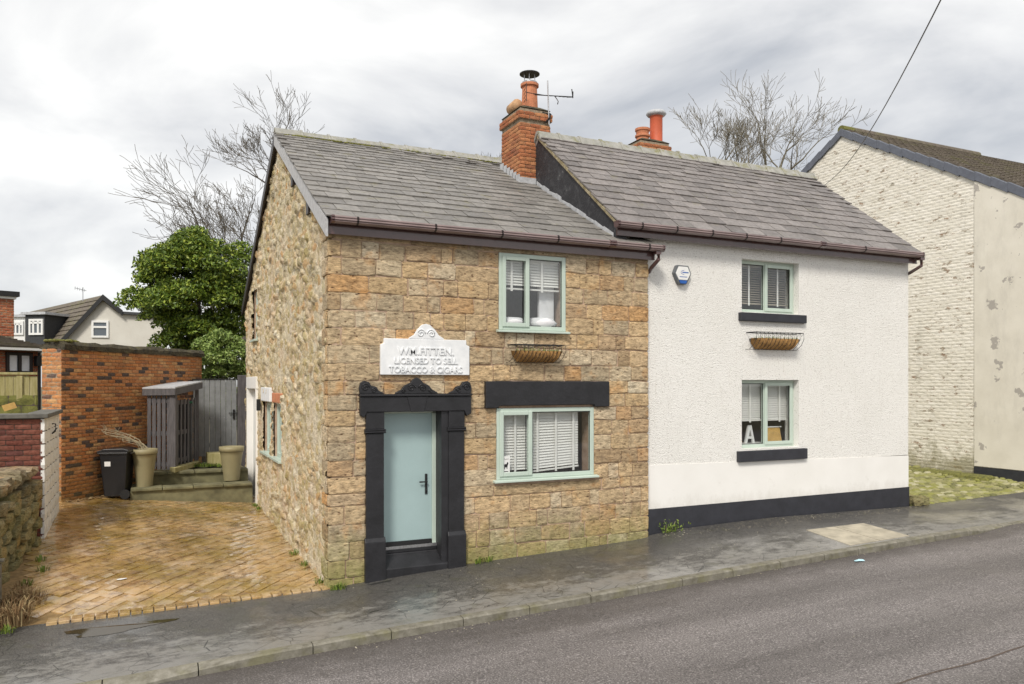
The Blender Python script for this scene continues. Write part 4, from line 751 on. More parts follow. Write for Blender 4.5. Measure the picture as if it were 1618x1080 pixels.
def wall_basket(x0, x1, zt, zb, y, label):
    t = thing('wall_basket', ((x0 + x1) / 2, y, zb), label, 'wall planter', 'wire trough planters on the front walls'); cx = (x0 + x1) / 2; hw = (x1 - x0) / 2; H = zt - zb
    # coir liner: ribbed half-round trough
    mb = MB(); nu, nv = 40, 8
    for i in range(nu + 1):
        s = -1 + 2 * i / nu; e_ = (1 - max(0, abs(s) - .8) / .2 * .55); rib = 1 + .05 * math.sin(i * 2.2) + random.uniform(-.02, .02)
        for j in range(nv + 1):
            a = math.pi / 2 * j / nv; mb.v.append((cx + s * hw * (.97 - .13 * math.sin(a)) + .02 * math.sin(a * 2), y - .015 - .20 * math.cos(a) * e_ * rib, zt - H * .35 - H * .62 * math.sin(a) * e_ * rib))
    for i in range(nu):
        for j in range(nv): a = i * (nv + 1) + j; mb.f.append((a, a + 1, a + nv + 2, a + nv + 1))
    for e_ in (0, nu): mb.f.append(tuple(e_ * (nv + 1) + j for j in range(nv + 1)))
    mb.build('liner', 'coir', t)
    mb = MB(); mb.box(x0 + .06, x1 - .06, y - .17, y - .012, zt - H * .42, zt - H * .36); mb.build('soil', 'soil', t)
    mb = MB(); ry = y - .225; mb.tube([(x0, y - .008, zt), (x0 + .04, ry, zt), (x1 - .04, ry, zt), (x1, y - .008, zt)], .006, 5).tube([(x0, y - .006, zt), (x1, y - .006, zt)], .006, 5)
    n = 12
    for i in range(n + 1):
        xx = x0 + .03 + (x1 - x0 - .06) * i / n
        mb.tube([(xx, ry, zt), (xx + .015, ry + .005, zt - H * .35), (xx - .02, ry + .03, zt - H * .7), (xx - .04, ry + .13, zt - H * .99), (xx - .05, y - .006, zt - H)], .0045, 4)
        if i < n: mb.tube([(xx, ry - .003, zt - .005), (xx + .045, ry - .002, zt - H * .2), (xx + .09, ry, zt - .005)], .0035, 4)
    mb.build('wire_frame', 'black_metal', t)
    mb = MB()
    for i in range(90):
        p = Vector((random.uniform(x0 + .1, x1 - .06), random.uniform(y - .18, y - .03), zt - H * .36)); q = p + Vector((random.uniform(-.03, .03), random.uniform(-.03, .03), random.uniform(.02, .07))); mb.add([p, p + Vector((.012, 0, 0)), q], [(0, 1, 2)])
    o = mb.build('dried_plants', 'leaf_weed', t); o['kind'] = 'stuff'
wall_basket(2.70, 3.62, 3.44, 3.17, -.012, 'wire trough planter with coir liner on the stone wall below the upstairs window')
wall_basket(7.52, 8.72, 3.77, 3.46, WY, 'wire trough planter with orange coir liner on the white roughcast wall')
yb = WY + .34
o = MB().obox((7.56, yb, 1.93), (.10, 0, .02), (0, .012, 0), (-.035, .03, .19)).build('picture_frame', 'yellow_wood', None); tag(o, 'tall yellow wooden picture back leaning behind the lower white house window', 'picture frame')
o = MB().obox((8.43, yb - .02, 1.88), (.22, 0, 0), (0, .012, 0), (.0, .03, .13)).build('picture_frame', 'yellow_wood', None); tag(o, 'wide yellow wooden picture back with pale top beside the window letter', 'picture frame')
MB().box(8.2, 8.68, yb - .02, yb + .03, 2.01, 2.03).build('pale_edge', 'white_frame', o)
o = MB().prism([(-.115, 0), (-.07, 0), (-.052, .08), (.052, .08), (.07, 0), (.115, 0), (.035, .33), (-.035, .33)], (7.88, yb - .05, 1.735), (1, 0, 0), (0, 0, 1), (0, .04, 0)).build('letter_ornament', 'paper', None); tag(o, 'white freestanding letter A ornament in the lower white house window', 'ornament')
MB().prism([(-.03, .125), (.03, .125), (0, .25)], (7.88, yb - .053, 1.735), (1, 0, 0), (0, 0, 1), (0, .002, 0)).build('letter_hole', 'interior', o)
box('window_board', 'white_frame', wh, 7.40, 8.82, WY + .205, WY + .50, 1.66, 1.733)

# ------------------------------------------------------------------ building on the right and the cobbled yard
BX = 16.5; APY, APZ = 5.95, 10.40
def bz(y): return APZ - abs(y - APY) * .556
rb = thing('painted_building', (BX + 4, 3, .5), 'tall building with flaking cream painted brick gable and blue verge tiles', 'house')
YN, YF = -4.0, 15.9
gable_core('gable_wall', BX, BX + .3, YN, YF, lambda y: bz(y) - .1, 'painted_brick', rb, (), .5)
mats = []; bl, bh = .235, .083
for r_ in range(int(10.2 / bh)):
    z_ = .35 + r_ * bh; s = 1.86 - (bl / 2 if r_ % 2 else 0)
    while s < 12.5:
        a, b = max(s, 1.86), s + bl; s += bl
        if z_ + bh > bz((a + b) / 2) - .22 or b - a < .05: continue
        if (a + b) / 2 > 9 and False: continue
        mats.append(frame((BX - .008 - random.uniform(0, .006), (a + b) / 2, z_ + bh / 2), (0, -(b - a - random.uniform(.001, .007)), 0), (.05, 0, 0), (0, 0, bh - random.uniform(.001, .009))))
pieces(rb, 'brick', 'brick', 'painted_brick', mats, 298)
MB().prism([(YN, .78), (1.845, .78), (1.845, bz(1.845) - .2), (YN, bz(YN) - .2)], (BX - .032, 0, 0), (0, 1, 0), (0, 0, 1), (.06, 0, 0)).build('render_panel', 'painted_render', rb)
box('dark_base', 'grey_plinth', rb, BX - .05, BX + .1, YN, 1.845, .2, .76)
for sg in (-1, 1):
    n = 24; ye = APY + sg * 9.9
    for i in range(n):
        a = APY + sg * 9.9 * i / n; b = APY + sg * 9.9 * (i + 1) / n; lo, hi = (a, b)
        za, zb = bz(a), bz(b); MB().prism([(a, za - .20 + .02), (b, zb - .20 - .015), (b, zb + .03 - .015), (a, za + .03 + .02)], (BX - .06 - .012 * 0, 0, 0), (0, 1, 0), (0, 0, 1), (.16, 0, 0)).build('verge_tile', 'verge_blue', rb, bevel=.008)
tr_ = slab_roof('roof', 'concrete_tile', rb, BX + .10, BX + 14, YN, bz(YN), APY, APZ, .1); slab_roof('rear_roof', 'concrete_tile', rb, BX + .10, BX + 14, APY, APZ, YF, bz(YF), .1)
mb = MB(); sl = Vector((0, -1, -.556)).normalized(); nn = Vector((0, -.556, 1)).normalized()
for j in range(34):
    for i in range(40):
        c = Vector((BX + .25 + i * .32, APY, APZ)) + sl * (.17 + j * .335) + nn * .035; mb.obox(c, (.155, 0, 0), sl * .18 + nn * .012, nn * .014); mb.obox(c + Vector((-.11, 0, 0)) + nn * .02, (.035, 0, 0), sl * .18 + nn * .012, nn * .016)
o = mb.build('roof_tiles', 'concrete_tile', tr_); o['kind'] = 'stuff'
for i in range(14): MB().lathe([(0, 0)], (0, 0, 0), 3) if False else MB().tube([(BX - .05 + i * .45, APY, APZ + .01), (BX + .39 + i * .45, APY, APZ + .01)], .13, 10).build('ridge_tile', 'moss' if i == 0 else 'concrete_tile', tr_)
box('front_wall', 'painted_brick', rb, BX + .31, BX + 13.5, YN, YN + .3, .2, bz(YN) - .15)
# cobbled yard
def zyard(x_, y_): return zw(x_) + .035 * max(0, y_) + (.10 * max(0, x_ - 15.6) if x_ > 15.6 else 0)
yd = sheet('cobbled_yard', 'cobble_joint', fr_(HX1 + .02, BX + .02, 12), fr_(.05, 9, 20), lambda a, b: zyard(a, b) - .045); mats = []
y_ = .12; r_ = 0
while y_ < 6.5:
    x_ = HX1 + .12 + random.uniform(0, .1)
    while x_ < BX - .12:
        q = random.uniform(.15, .26); mats.append(frame((x_ + q / 2, y_ + random.uniform(-.012, .012), zyard(x_, y_) - .035), (q - .03, random.uniform(-.02, .02), 0), (random.uniform(-.02, .02), .14, 0), (0, 0, .105 + random.uniform(-.02, .02)))); x_ += q
    y_ += .165
pieces(yd, 'cobble', 'cobble', 'cobble', mats, 298)
st_ = thing('loose_stones', (12.0, .0, .35), 'small heap of mossy stones at the corner of the white house', 'stones')
for i, (a, b, s) in enumerate(((11.98, .02, .20), (12.18, .05, .22), (12.10, .20, .24), (12.35, .22, .2))):
    o = bpy.data.objects.new('stone', variants('rock', 'dry_stone')[i]); o.matrix_basis = frame((a, b, zw(a) + s * .38), (s, 0, .02), (0, s * .8, 0), (.02, 0, s * .8)); link(o, st_)
o = box('earth_bank', 'moss', None, BX - .55, BX - .03, 1.2, 9, .3, .60, bevel=.12); tag(o, 'low mossy earth bank along the foot of the painted gable', 'bank')
# overhead cable
pA = onX(1303, 292, BX - .05); pB = atd(1467, 0, 9.5); dv = (pB - pA); pts = [pA + dv * t / 16 * 1.25 - Vector((0, 0, .5 * math.sin(min(1, t / 16) * math.pi))) for t in range(17)]
o = MB().tube(pts, .0085, 5).build('overhead_cable', 'black_metal'); tag(o, 'thin black overhead cable running up from the painted gable', 'cable')

# ------------------------------------------------------------------ left boundary: brick wall
W0 = atd(97, 605, 15.6); W1 = atd(319, 605, 20.4); W0.z = W1.z = 0; wd = (W1 - W0); WL = wd.length; wd.normalize(); wn = Vector((wd.y, -wd.x, 0))
bw = thing('brick_wall', (W0 + W1) / 2 + Vector((0, 0, .4)), 'tall old orange brick boundary wall with burnt black bricks and rough coping', 'wall')
TOPA, TOPB = 3.57, 3.58
MB().prism([(0, -.2), (WL, -.2), (WL, TOPB - .02), (0, TOPA - .02)], W0 - wn * .01, wd, (0, 0, 1), -wn * .44).build('wall_core', 'brick_mortar', bw)
pieces(bw, 'brick', 'brick', 'brick_orange', brick_faces([(W0, wd, WL, .15, 3.57, wn)]) + brick_faces([(W0 - wn * .45 - wd * .0, wn, .45, .15, 3.57, -wd)], .23, .085), 299)
mb = MB(); n = 26
for i in range(n + 1):
    p = W0 + wd * (WL * i / n); zt = TOPA + (TOPB - TOPA) * i / n
    for a, b in ((.07, -.04), (.085, .05), (.02, .12), (-.20, .13), (-.50, .06), (-.50, -.04)): mb.v.append(tuple(p + wn * (a + random.uniform(-.012, .012)) + Vector((0, 0, zt + b + random.uniform(-.018, .018)))))
for i in range(n):
    for j in range(6): mb.f.append((i * 6 + j, i * 6 + (j + 1) % 6, (i + 1) * 6 + (j + 1) % 6, (i + 1) * 6 + j))
mb.f += [(0, 1, 2, 3, 4, 5)]; mb.build('coping', 'old_coping', bw)
mb = MB()
for i in range(70):
    p = W0 + wd * random.uniform(-.06, .5) - wn * random.uniform(-.05, .46); r_ = random.uniform(.03, .07); mb.lathe([(0, -r_ * .5), (r_, 0), (r_ * .7, r_ * .5), (0, r_ * .7)], (p.x, p.y, TOPA + .13), 7)
o = mb.build('coping_moss', 'moss', bw, smooth=True); o['kind'] = 'stuff'
# low dark brick wall with a white painted end
dx, dy0, dy1 = -3.78, 3.75, 6.15
dw = thing('garden_wall', (dx - .8, dy0, .3), 'dark red brick garden wall with stone slab coping and white painted end', 'wall')
MB().box(-6.2, dx - .02, dy0 + .02, dy0 + .25, 0, 2.28).box(dx - .22, dx - .02, dy0 + .26, dy1, 0, 2.28).build('wall_core', 'dark_mortar', dw)
pieces(dw, 'brick', 'brick', 'brick_dark', brick_faces([((-6.2, dy0 + .012, 0), (1, 0, 0), 6.2 + dx - .03, .2, 2.28, (0, -1, 0))], .235, .083), 299)
mats = []
for r_ in range(10):
    z_ = .2 + r_ * .208; s = dy0 - (.22 if r_ % 2 else 0)
    while s < dy1:
        a, b = max(s, dy0), min(s + .44, dy1); s += .44
        if b - a > .04: mats.append(frame((dx, (a + b) / 2, z_ + .104), (0, (b - a - .008), 0), (-.06, 0, 0), (0, 0, .2)))
pieces(dw, 'painted_block', 'brick', 'white_block', mats)
MB().box(-6.2, dx + .05, dy0 - .06, dy0 + .30, 2.285, 2.36).build('coping_slab', 'coping_slab', dw, bevel=.012); MB().box(dx - .3, dx + .05, dy0 + .304, dy1 + .03, 2.285, 2.358).build('coping_slab', 'coping_slab', dw, bevel=.012)
MB().tube([(dx + .01, 4.7, 2.15), (dx + .06, 4.7, 2.15), (dx + .06, 4.7, 2.02), (dx + .01, 4.75, 1.98), (dx + .06, 4.95, 2.06)], .012, 5).build('iron_hook', 'black_metal', dw)
# mossy block wall with board fence behind it
fy = 7.6
fb = thing('block_wall', (-6.2, fy, .3), 'green mossy concrete block wall under the board fence', 'wall'); mats = []
for r_ in range(11):
    s = -9.2 - (.22 if r_ % 2 else 0)
    while s < -4.32:
        a, b = s, min(s + .44, -4.29); s += .44
        if b - a > .05: mats.append(frame(((a + b) / 2, fy, .25 + r_ * .215 + .107), (b - a - .012, 0, 0), (0, .1, 0), (0, 0, .203)))
pieces(fb, 'block', 'brick', 'mossy_block', mats); box('wall_core', 'dark_mortar', fb, -9.2, -4.30, fy + .02, fy + .1, 0, 2.6)
tf = thing('board_fence', (-6.2, fy + .12, 2.6), 'weathered yellow green board fence on top of the mossy block wall', 'fence')
x_ = -9.2
while x_ < -4.40: q = .14; box('board', 'old_fence', tf, x_ + .004, x_ + q - .004, fy + .04, fy + .062, 2.5, 3.0 + random.uniform(-.01, .01)); x_ += q
box('top_rail', 'old_fence', tf, -9.2, -4.30, fy - .0, fy + .10, 3.02, 3.07, bevel=.006); box('rail', 'old_fence', tf, -9.2, -4.30, fy + .065, fy + .11, 2.6, 2.68); box('post', 'old_fence', tf, -4.66, -4.56, fy + .0, fy + .035, 2.5, 3.0)
o = MB().obox(tuple(atd(12, 651, 13.3) + Vector((0, .2, .02))), (.09, .02, .03), (0, .02, 0), (-.02, 0, .05)).build('wood_offcut', 'yellow_wood'); tag(o, 'yellow offcut of wood lying on the slab coping of the dark brick wall', 'wood'); o.location.z = 2.362

# dry stone wall by the pavement
sw = thing('dry_stone_wall', (-4.2, 1.6, 0), 'collapsing mossy dry stone garden wall beside the driveway', 'wall')
A_ = Vector((-3.93, 3.55, 0)); B_ = Vector((-4.42, -.35, 0)); dd = (B_ - A_); LL = dd.length; dd.normalize(); nn = Vector((-dd.y, dd.x, 0)); nn = nn if nn.x > 0 else -nn
MB().prism([(0, -.3), (LL, -.3), (LL, .75), (1.6, 1.02), (0, 1.25)], A_ - nn * .12, dd, (0, 0, 1), -nn * .35).build('earth_core', 'soil', sw)
q_ = random.Random(5)
for r_ in range(9):
    s = q_.uniform(-.1, .05); zr = r_ * .155
    while s < LL:
        w_ = q_.uniform(.18, .42); p = A_ + dd * (s + w_ / 2); gz = zdrive(-3.6, max(0, p.y)) if p.y > 0 else zw(-4); top = 1.42 - .30 * (s / LL) - (.12 if s > 2.6 else 0)
        z_ = gz - .05 + zr
        if z_ < top - .1:
            h_ = q_.uniform(.12, .19); o = bpy.data.objects.new('stone', q_.choice(variants('rock', 'dry_stone'))); a = q_.uniform(-.15, .15)
            o.matrix_basis = frame(p + nn * q_.uniform(-.06, .05) + Vector((0, 0, z_ + h_ / 2)), dd * w_ * 1.04 + Vector((0, 0, a * w_)), nn * q_.uniform(.22, .34), Vector((0, 0, h_ * 1.12)) - dd * a * h_); link(o, sw)
        s += w_ * .97
s = 0
while s < LL + .1:     # coping stones
    w_ = q_.uniform(.26, .46); p = A_ + dd * (s + w_ / 2); top = 1.44 - .30 * (s / LL) - (.12 if s > 2.6 else 0); h_ = q_.uniform(.13, .24)
    o = bpy.data.objects.new('coping_stone', q_.choice(variants('rock', 'dry_stone'))); a = q_.uniform(-.2, .2)
    o.matrix_basis = frame(p - nn * .16 + Vector((0, 0, top + h_ * .2)), dd * w_ * 1.1 + Vector((0, 0, a * w_)), nn * q_.uniform(.45, .58), Vector((0, 0, h_)) - dd * a * h_ * .5); link(o, sw); s += w_ * .92
o = box('flat_cap', 'step_stone', sw, -4.60, -4.12, .0, .55, .93, 1.08, bevel=.02)
pst = MB().prism([(-.05, 0), (.05, 0), (.05, .62), (-.05, .66)], (-3.98, .55, zdrive(-3.9, .5) - .05), (1, 0, .02), (0, 0, 1), (0, .08, 0)).box(-4.05, -3.90, .52, .66, zdrive(-3.9, .5) + .60, zdrive(-3.9, .5) + .63).build('wooden_post', 'bark_pale', None, bevel=.008); tag(pst, 'short weathered wooden post against the dry stone wall', 'post')
def tufts(name, mat, spots, n, h, spread, label=None, cat=None, droop=.6, wd_=.006):
    mb = MB()
    for (x_, y_, z_) in spots:
        for i in range(n):
            a = random.uniform(0, 6.28); r_ = random.random() ** .6 * spread; p = Vector((x_ + r_ * math.cos(a), y_ + r_ * math.sin(a), z_)); hh_ = h * random.uniform(.5, 1.2); lean = Vector((math.cos(a), math.sin(a), 0)) * hh_ * random.uniform(.1, droop); s_ = Vector((-math.sin(a), math.cos(a), 0)) * wd_
            m_ = p + lean * .4 + Vector((0, 0, hh_ * .7)); t_ = p + lean * 1.2 + Vector((0, 0, hh_ * random.uniform(.5, 1.0))); mb.add([p - s_, p + s_, m_ + s_ * .7, m_ - s_ * .7, t_], [(0, 1, 2, 3), (3, 2, 4)])
    o = mb.build(name, mat); o['kind'] = 'stuff'
    if label: tag(o, label, cat)
    return o
tufts('dead_grass', 'straw', [(-3.75 + random.uniform(-.18, .12), random.uniform(-.05, 1.2), .0) for i in range(16)], 60, .26, .16, 'tangle of brown dead grass at the foot of the dry stone wall', 'grass', .9)
tufts('green_weeds', 'leaf_weed', [(-3.9, -.15, -.03), (-3.75, -.2, -.03), (-4.1, -.2, -.04), (-3.62, 1.9, .2), (-3.7, 2.4, .25), (-3.75, 1.4, .14), (.05, -.06, .0), (.12, -.09, .01), (2.2, -.05, .15), (2.35, -.05, .16), (-.06, .4, .0), (-.06, 1.5, .0), (-.08, 2.4, 0), (-.1, 6.8, .1), (-.1, 7.2, .12)], 30, .09, .08, 'low green weeds in the joints at the wall feet', 'weeds', .9, .008)
def leafy(name, mat, mb_pts, size, parent, kind='stuff'):
    pts = np.array(mb_pts); n = len(pts); a = rng.normal(size=(n, 3)); a /= np.linalg.norm(a, axis=1)[:, None]; b = rng.normal(size=(n, 3)); b -= (a * b).sum(1)[:, None] * a; b /= np.linalg.norm(b, axis=1)[:, None]
    s = size * rng.uniform(.6, 1.25, n)[:, None]; c = np.cross(a, b) * s * .15
    V = np.stack([pts - a * s, pts + b * s * .45 + c, pts + a * s, pts - b * s * .45 + c], 1).reshape(-1, 3); F = (np.arange(n)[:, None] * 4 + np.array([[0, 1, 2, 3]])).tolist()
    me = bpy.data.meshes.new(name); me.from_pydata(V.tolist(), [], F); me.materials.append(M[mat]); o = bpy.data.objects.new(name, me); link(o, parent)
    if kind: o['kind'] = kind
    return o
wt = thing('wall_weed', (5.75, .03, .33), 'small leafy weed growing against the dark plinth beside the stone wall', 'weed')
leafy('leaves', 'leaf_weed', [(5.75 + random.gauss(0, .11), .0 + random.uniform(-.08, .05), .33 + abs(random.gauss(0, .09))) for i in range(130)], .028, wt)
MB().tube([(5.7, .03, .3), (5.68, .0, .45), (5.62, -.02, .52)], .004, 4).tube([(5.8, .03, .3), (5.83, .0, .42), (5.86, -.02, .5)], .004, 4).build('stems', 'dead_twig', wt)
# litter and leaves on the ground
def litter(px, py, name, mat, label, s, hh_=.012, zf=None):
    r_ = ray(px, py); t = 5.0
    for i in range(400):
        p = CAM + r_ * t
        z_ = zroad(p.x, p.y) if p.y < KY - .1 else (zpav(p.x, p.y) if p.y < 0 else zdrive(p.x, p.y))
        if p.z <= z_: break
        t += .05
    q = random.Random(int(px * 7 + py)); n = 7; mb = MB(); ring = [(s * q.uniform(.5, 1) * math.cos(6.283 * i / n), s * .6 * q.uniform(.5, 1) * math.sin(6.283 * i / n)) for i in range(n)]
    mb.add([(p.x + a, p.y + b, z_ + .004 + q.uniform(0, hh_)) for a, b in ring] + [(p.x, p.y, z_ + hh_)], [(i, (i + 1) % n, n) for i in range(n)]); o = mb.build(name, mat); return tag(o, label, 'leaf' if 'leaf' in name else 'litter')
litter(1357, 887, 'litter', 'litter_blue', 'crumpled pale blue litter lying on the road', .13, .04); litter(193, 917, 'paper_scrap', 'paper', 'scrap of white paper on the wet driveway', .10, .015)
for i, (px, py) in enumerate(((333, 898), (348, 887), (305, 892))): o = litter(px, py, 'fallen_leaf', 'straw', 'fallen brown leaf lying on the wet driveway', .05, .02); o['group'] = 'brown leaves on the driveway'
mb = MB()
for i in range(420):
    x_ = random.uniform(5.5, 11.8) if i % 3 else random.uniform(0.2, 11); y_ = random.uniform(-.35, .02) if i % 3 else random.uniform(-1.7, 0); s = random.uniform(.004, .013); z_ = zpav(x_, y_) + .003; mb.add([(x_ - s, y_, z_), (x_, y_ - s, z_ + s * .3), (x_ + s, y_, z_), (x_, y_ + s, z_ + s * .5)], [(0, 1, 2, 3)])
for i in range(150):
    x_ = random.uniform(-1, 12); y_ = KY - .14 - abs(random.gauss(0, .12 if i % 3 else 1.6)); s = random.uniform(.004, .016) * (1 if i % 3 else .6); z_ = zroad(x_, y_) + .004; mb.add([(x_ - s, y_, z_), (x_, y_ - s, z_ + s * .3), (x_ + s, y_, z_), (x_, y_ + s, z_ + s * .5)], [(0, 1, 2, 3)])
o = mb.build('grit', 'concrete_slab'); o['kind'] = 'stuff'; tag(o, 'pale grit and render crumbs scattered over the pavement', 'grit')

# ------------------------------------------------------------------ back of the driveway
zs = .42
steps = thing('garden_steps', (-1.6, 8.1, .3), 'two mossy stone garden steps below the grey gate', 'steps')
SX0, SX1 = W0.x + (8.1 - W0.y) * wd.x / wd.y + .05, -.12
def stepf(y0, z0, z1, xa, xb):
    s_ = MB().box(xa, xb, y0 + .03, 11.0, z0 - .3, z1 - .06).build('step', 'step_stone', steps); n = 4
    for i in range(n): a = xa + (xb - xa) * i / n; b = xa + (xb - xa) * (i + 1) / n; box('tread_slab', 'step_stone', s_, a + .006, b - .006, y0 - .03 + random.uniform(-.01, .01), y0 + .42, z1 - .058, z1 + random.uniform(-.004, .008), bevel=.012)
stepf(7.58, .3, .60, -2.60, SX1); stepf(8.4, .55, .84, SX0 + .65, SX1)
LZ = .84
# wheelie bin
def ground_at(px, py):
    r_ = ray(px, py); t = 6.0
    while t < 40:
        p = CAM + r_ * t
        if p.z <= zdrive(p.x, p.y): break
        t += .02
    return p
bp = ground_at(187, 786)
bn = thing('wheelie_bin', bp, 'black wheelie bin with small white label by the brick wall', 'bin')
def loc_mb(mb, o_, ang): 
    c, s = math.cos(ang), math.sin(ang); mb.v = [(o_.x + x_ * c - y_ * s, o_.y + x_ * s + y_ * c, o_.z + z_) for x_, y_, z_ in mb.v]; return mb
ba = R(-108)
mb = MB(); P = [(-.20, -.22, .05), (.20, -.22, .05), (.20, .20, .05), (-.20, .20, .05), (-.26, -.30, .98), (.26, -.30, .98), (.26, .26, .98), (-.26, .26, .98)]
mb.add(P, [(0, 3, 2, 1), (4, 5, 6, 7), (0, 1, 5, 4), (1, 2, 6, 5), (2, 3, 7, 6), (3, 0, 4, 7)]); loc_mb(mb, bp, ba).build('body', 'bin_black', bn, bevel=.025)
loc_mb(MB().box(-.285, .285, -.32, .28, .955, .99), bp, ba).build('rim', 'bin_black', bn, bevel=.008)
lid = MB().prism([(-.34, .99), (-.34, 1.02), (-.2, 1.065), (.2, 1.075), (.30, 1.04), (.30, .99)], (-.29, 0, 0), (0, 1, 0), (0, 0, 1), (.58, 0, 0)); loc_mb(lid, bp, ba).build('lid', 'bin_black', bn, bevel=.012)
loc_mb(MB().tube([(-.22, .33, .97), (.22, .33, .97)], .017, 8), bp, ba).build('handle', 'bin_black', bn)
for s in (-.235, .235): loc_mb(MB().tube([(s - .025, .22, .10), (s + .025, .22, .10)], .10, 16), bp, ba).build('wheel', 'rubber', bn)
loc_mb(MB().box(.236, .2375, -.0, .0, 0, 0), bp, ba) if False else None
sx = -.253
loc_mb(MB().add([(.2475, -.19, .70), (.2475, -.07, .70), (.254, -.07, .80), (.254, -.19, .80)], [(0, 1, 2, 3)]), bp, ba).build('label', 'paper', bn)
def plant_pot(c, r, h, label):
    t = thing('plant_pot', c, label, 'plant pot', 'tall olive plant pots'); MB().lathe([(r * .62, 0), (r * .70, h * .3), (r * .86, h * .75), (r * .94, h * .86), (r * .99, h * .87), (r, h), (r * .9, h), (r * .86, h * .93), (0, h * .9)], c, 28).build('body', 'plant_pot', t, smooth=True)
    MB().lathe([(r * .95, h * .855), (r * .965, h * .862), (r * .95, h * .87)], c, 28).build('band', 'soil', t); MB().lathe([(0, h * .905), (r * .87, h * .915)], c, 20).build('soil', 'soil', t); return t
p1 = Vector((-2.33, 7.93, .60)); plant_pot(p1, .265, .82, 'tall olive plant pot with dead stems between bin and shelter')
p2 = Vector((-.50, 8.30, .60)); plant_pot(p2, .28, .78, 'tall olive plant pot standing on the step by the white side door')
dp = thing('dead_plant', p1 + Vector((0, 0, .76)), 'bleached dead plant stems growing from the olive pot by the shelter', 'plant')
mb = MB()
for i in range(13):
    a = random.uniform(2.2, 4.2); l_ = random.uniform(.3, .75); b = p1 + Vector((random.uniform(-.08, .08), random.uniform(-.08, .08), .76)); pts = [b]
    for k in range(5): b = b + Vector((math.cos(a) * l_ * .11 * (k + .5), math.sin(a) * .04, l_ * .2 * (1 - k * .12))); pts.append(b + Vector((random.uniform(-.02, .02), 0, 0)))
    mb.tube(pts, [.008, .007, .006, .005, .004, .003], 4)
    for k in range(4): e_ = pts[-1 - k // 2]; mb.tube([e_, e_ + Vector((random.uniform(-.09, .06), random.uniform(-.05, .05), random.uniform(.0, .1)))], .0035, 4)
mb.build('stems', 'dead_twig', dp)
# pallet bin shelter: stands on the upper landing
sh = thing('bin_shelter', atd(270, 700, 17.0), 'dark grey slatted pallet shelter with sloping felt roof against the brick wall', 'shelter')
q0 = atd(232, 605, 17.75); q1 = atd(274, 605, 17.75); q2 = atd(311, 605, 19.2)      # back-left, front corner, right end
def slat_face(a, b, zlo, zhA, zhB, n, w_, rails):
    a = Vector((a.x, a.y, 0)); b = Vector((b.x, b.y, 0)); u = (b - a); Lf = u.length; u.normalize(); nrm = Vector((u.y, -u.x, 0))
    for i in range(n):
        s = (i + .5) / n * Lf; zh = zhA + (zhB - zhA) * s / Lf; zl = zlo + random.uniform(-.01, .03)
        MB().obox(a + u * s + Vector((0, 0, (zl + zh) / 2)), u * w_ / 2, nrm * .011, (0, 0, (zh - zl) / 2)).build('slat', 'timber', sh)
    for z_ in rails: MB().obox(a + u * (Lf / 2) - nrm * .035 + Vector((0, 0, z_)), u * Lf / 2, nrm * .02, (0, 0, .05)).build('rail', 'timber', sh)
gb = .86
slat_face(q0, q1 - (q1 - q0).normalized() * .05, gb, 2.62, 2.66, 5, .08, (1.0, 1.7, 2.45)); slat_face(q1 + (q2 - q1).normalized() * .12, q2, LZ + .1, 2.46, 2.50, 6, .075, (1.05, 1.7, 2.4))
MB().obox((q1.x, q1.y, (gb + 2.66) / 2), (.06, -.02, 0), (.02, .04, 0), (0, 0, (2.66 - gb) / 2)).build('corner_post', 'timber', sh); MB().obox((q2.x, q2.y, (gb + 2.78) / 2), (.04, 0, 0), (0, .04, 0), (0, 0, (2.78 - gb) / 2)).build('corner_post', 'timber', sh)
q3 = q0 + (q2 - q1); A4 = [q0 - (q2 - q1) * .05 - (q1 - q0) * .12, q1 + (q1 - q0) * .14 - (q2 - q1) * .08, q2 + (q1 - q0) * .1 + (q2 - q1) * .16, q3 + (q2 - q1) * .1]
zt4 = [2.72, 2.73, 2.87, 2.86]; mb = MB(); mb.v = [(p.x, p.y, z_ + d) for d in (0, .03) for p, z_ in zip(A4, zt4)]; mb.f = [(0, 3, 2, 1), (4, 5, 6, 7), (0, 1, 5, 4), (1, 2, 6, 5), (2, 3, 7, 6), (3, 0, 4, 7)]; mb.build('shelter_roof', 'lead', sh)
for (i, j) in ((0, 1), (1, 2)):
    a, b = A4[i], A4[j]; mb = MB(); mb.v = [(p.x, p.y, z_ + d) for p, z_ in ((a, zt4[i]), (b, zt4[j])) for d in (-.15, -.004)]; t_ = Vector(((b - a).y, -(b - a).x, 0)).normalized() * -.03; mb.v += [(v[0] + t_.x, v[1] + t_.y, v[2]) for v in mb.v[:4]]
    mb.f = [(0, 2, 3, 1), (4, 5, 7, 6), (0, 1, 5, 4), (2, 6, 7, 3), (1, 3, 7, 5), (0, 4, 6, 2)]; mb.build('fascia_board', 'timber', sh)
pb_ = (q1 + q2) / 2 + Vector((.0, -.15, 0)); MB().obox((pb_.x, pb_.y, LZ + .05), (q2 - q1).xy.to_3d() * .55, Vector((.05, -.12, 0)), (0, 0, .05)).build('base_plank', 'old_fence', sh)
gbx = (q1 * .45 + q2 * .55) + Vector((-.1, .4, 0)); o = MB().box(gbx.x - .22, gbx.x + .22, gbx.y - .2, gbx.y + .2, LZ, 2.36).build('recycling_bin', 'bin_black', None, bevel=.03); tag(o, 'dark recycling bin with green lid hidden inside the slatted shelter', 'bin'); MB().box(gbx.x - .24, gbx.x + .24, gbx.y - .22, gbx.y + .22, 2.362, 2.41).build('lid', 'green_box', o, bevel=.015)
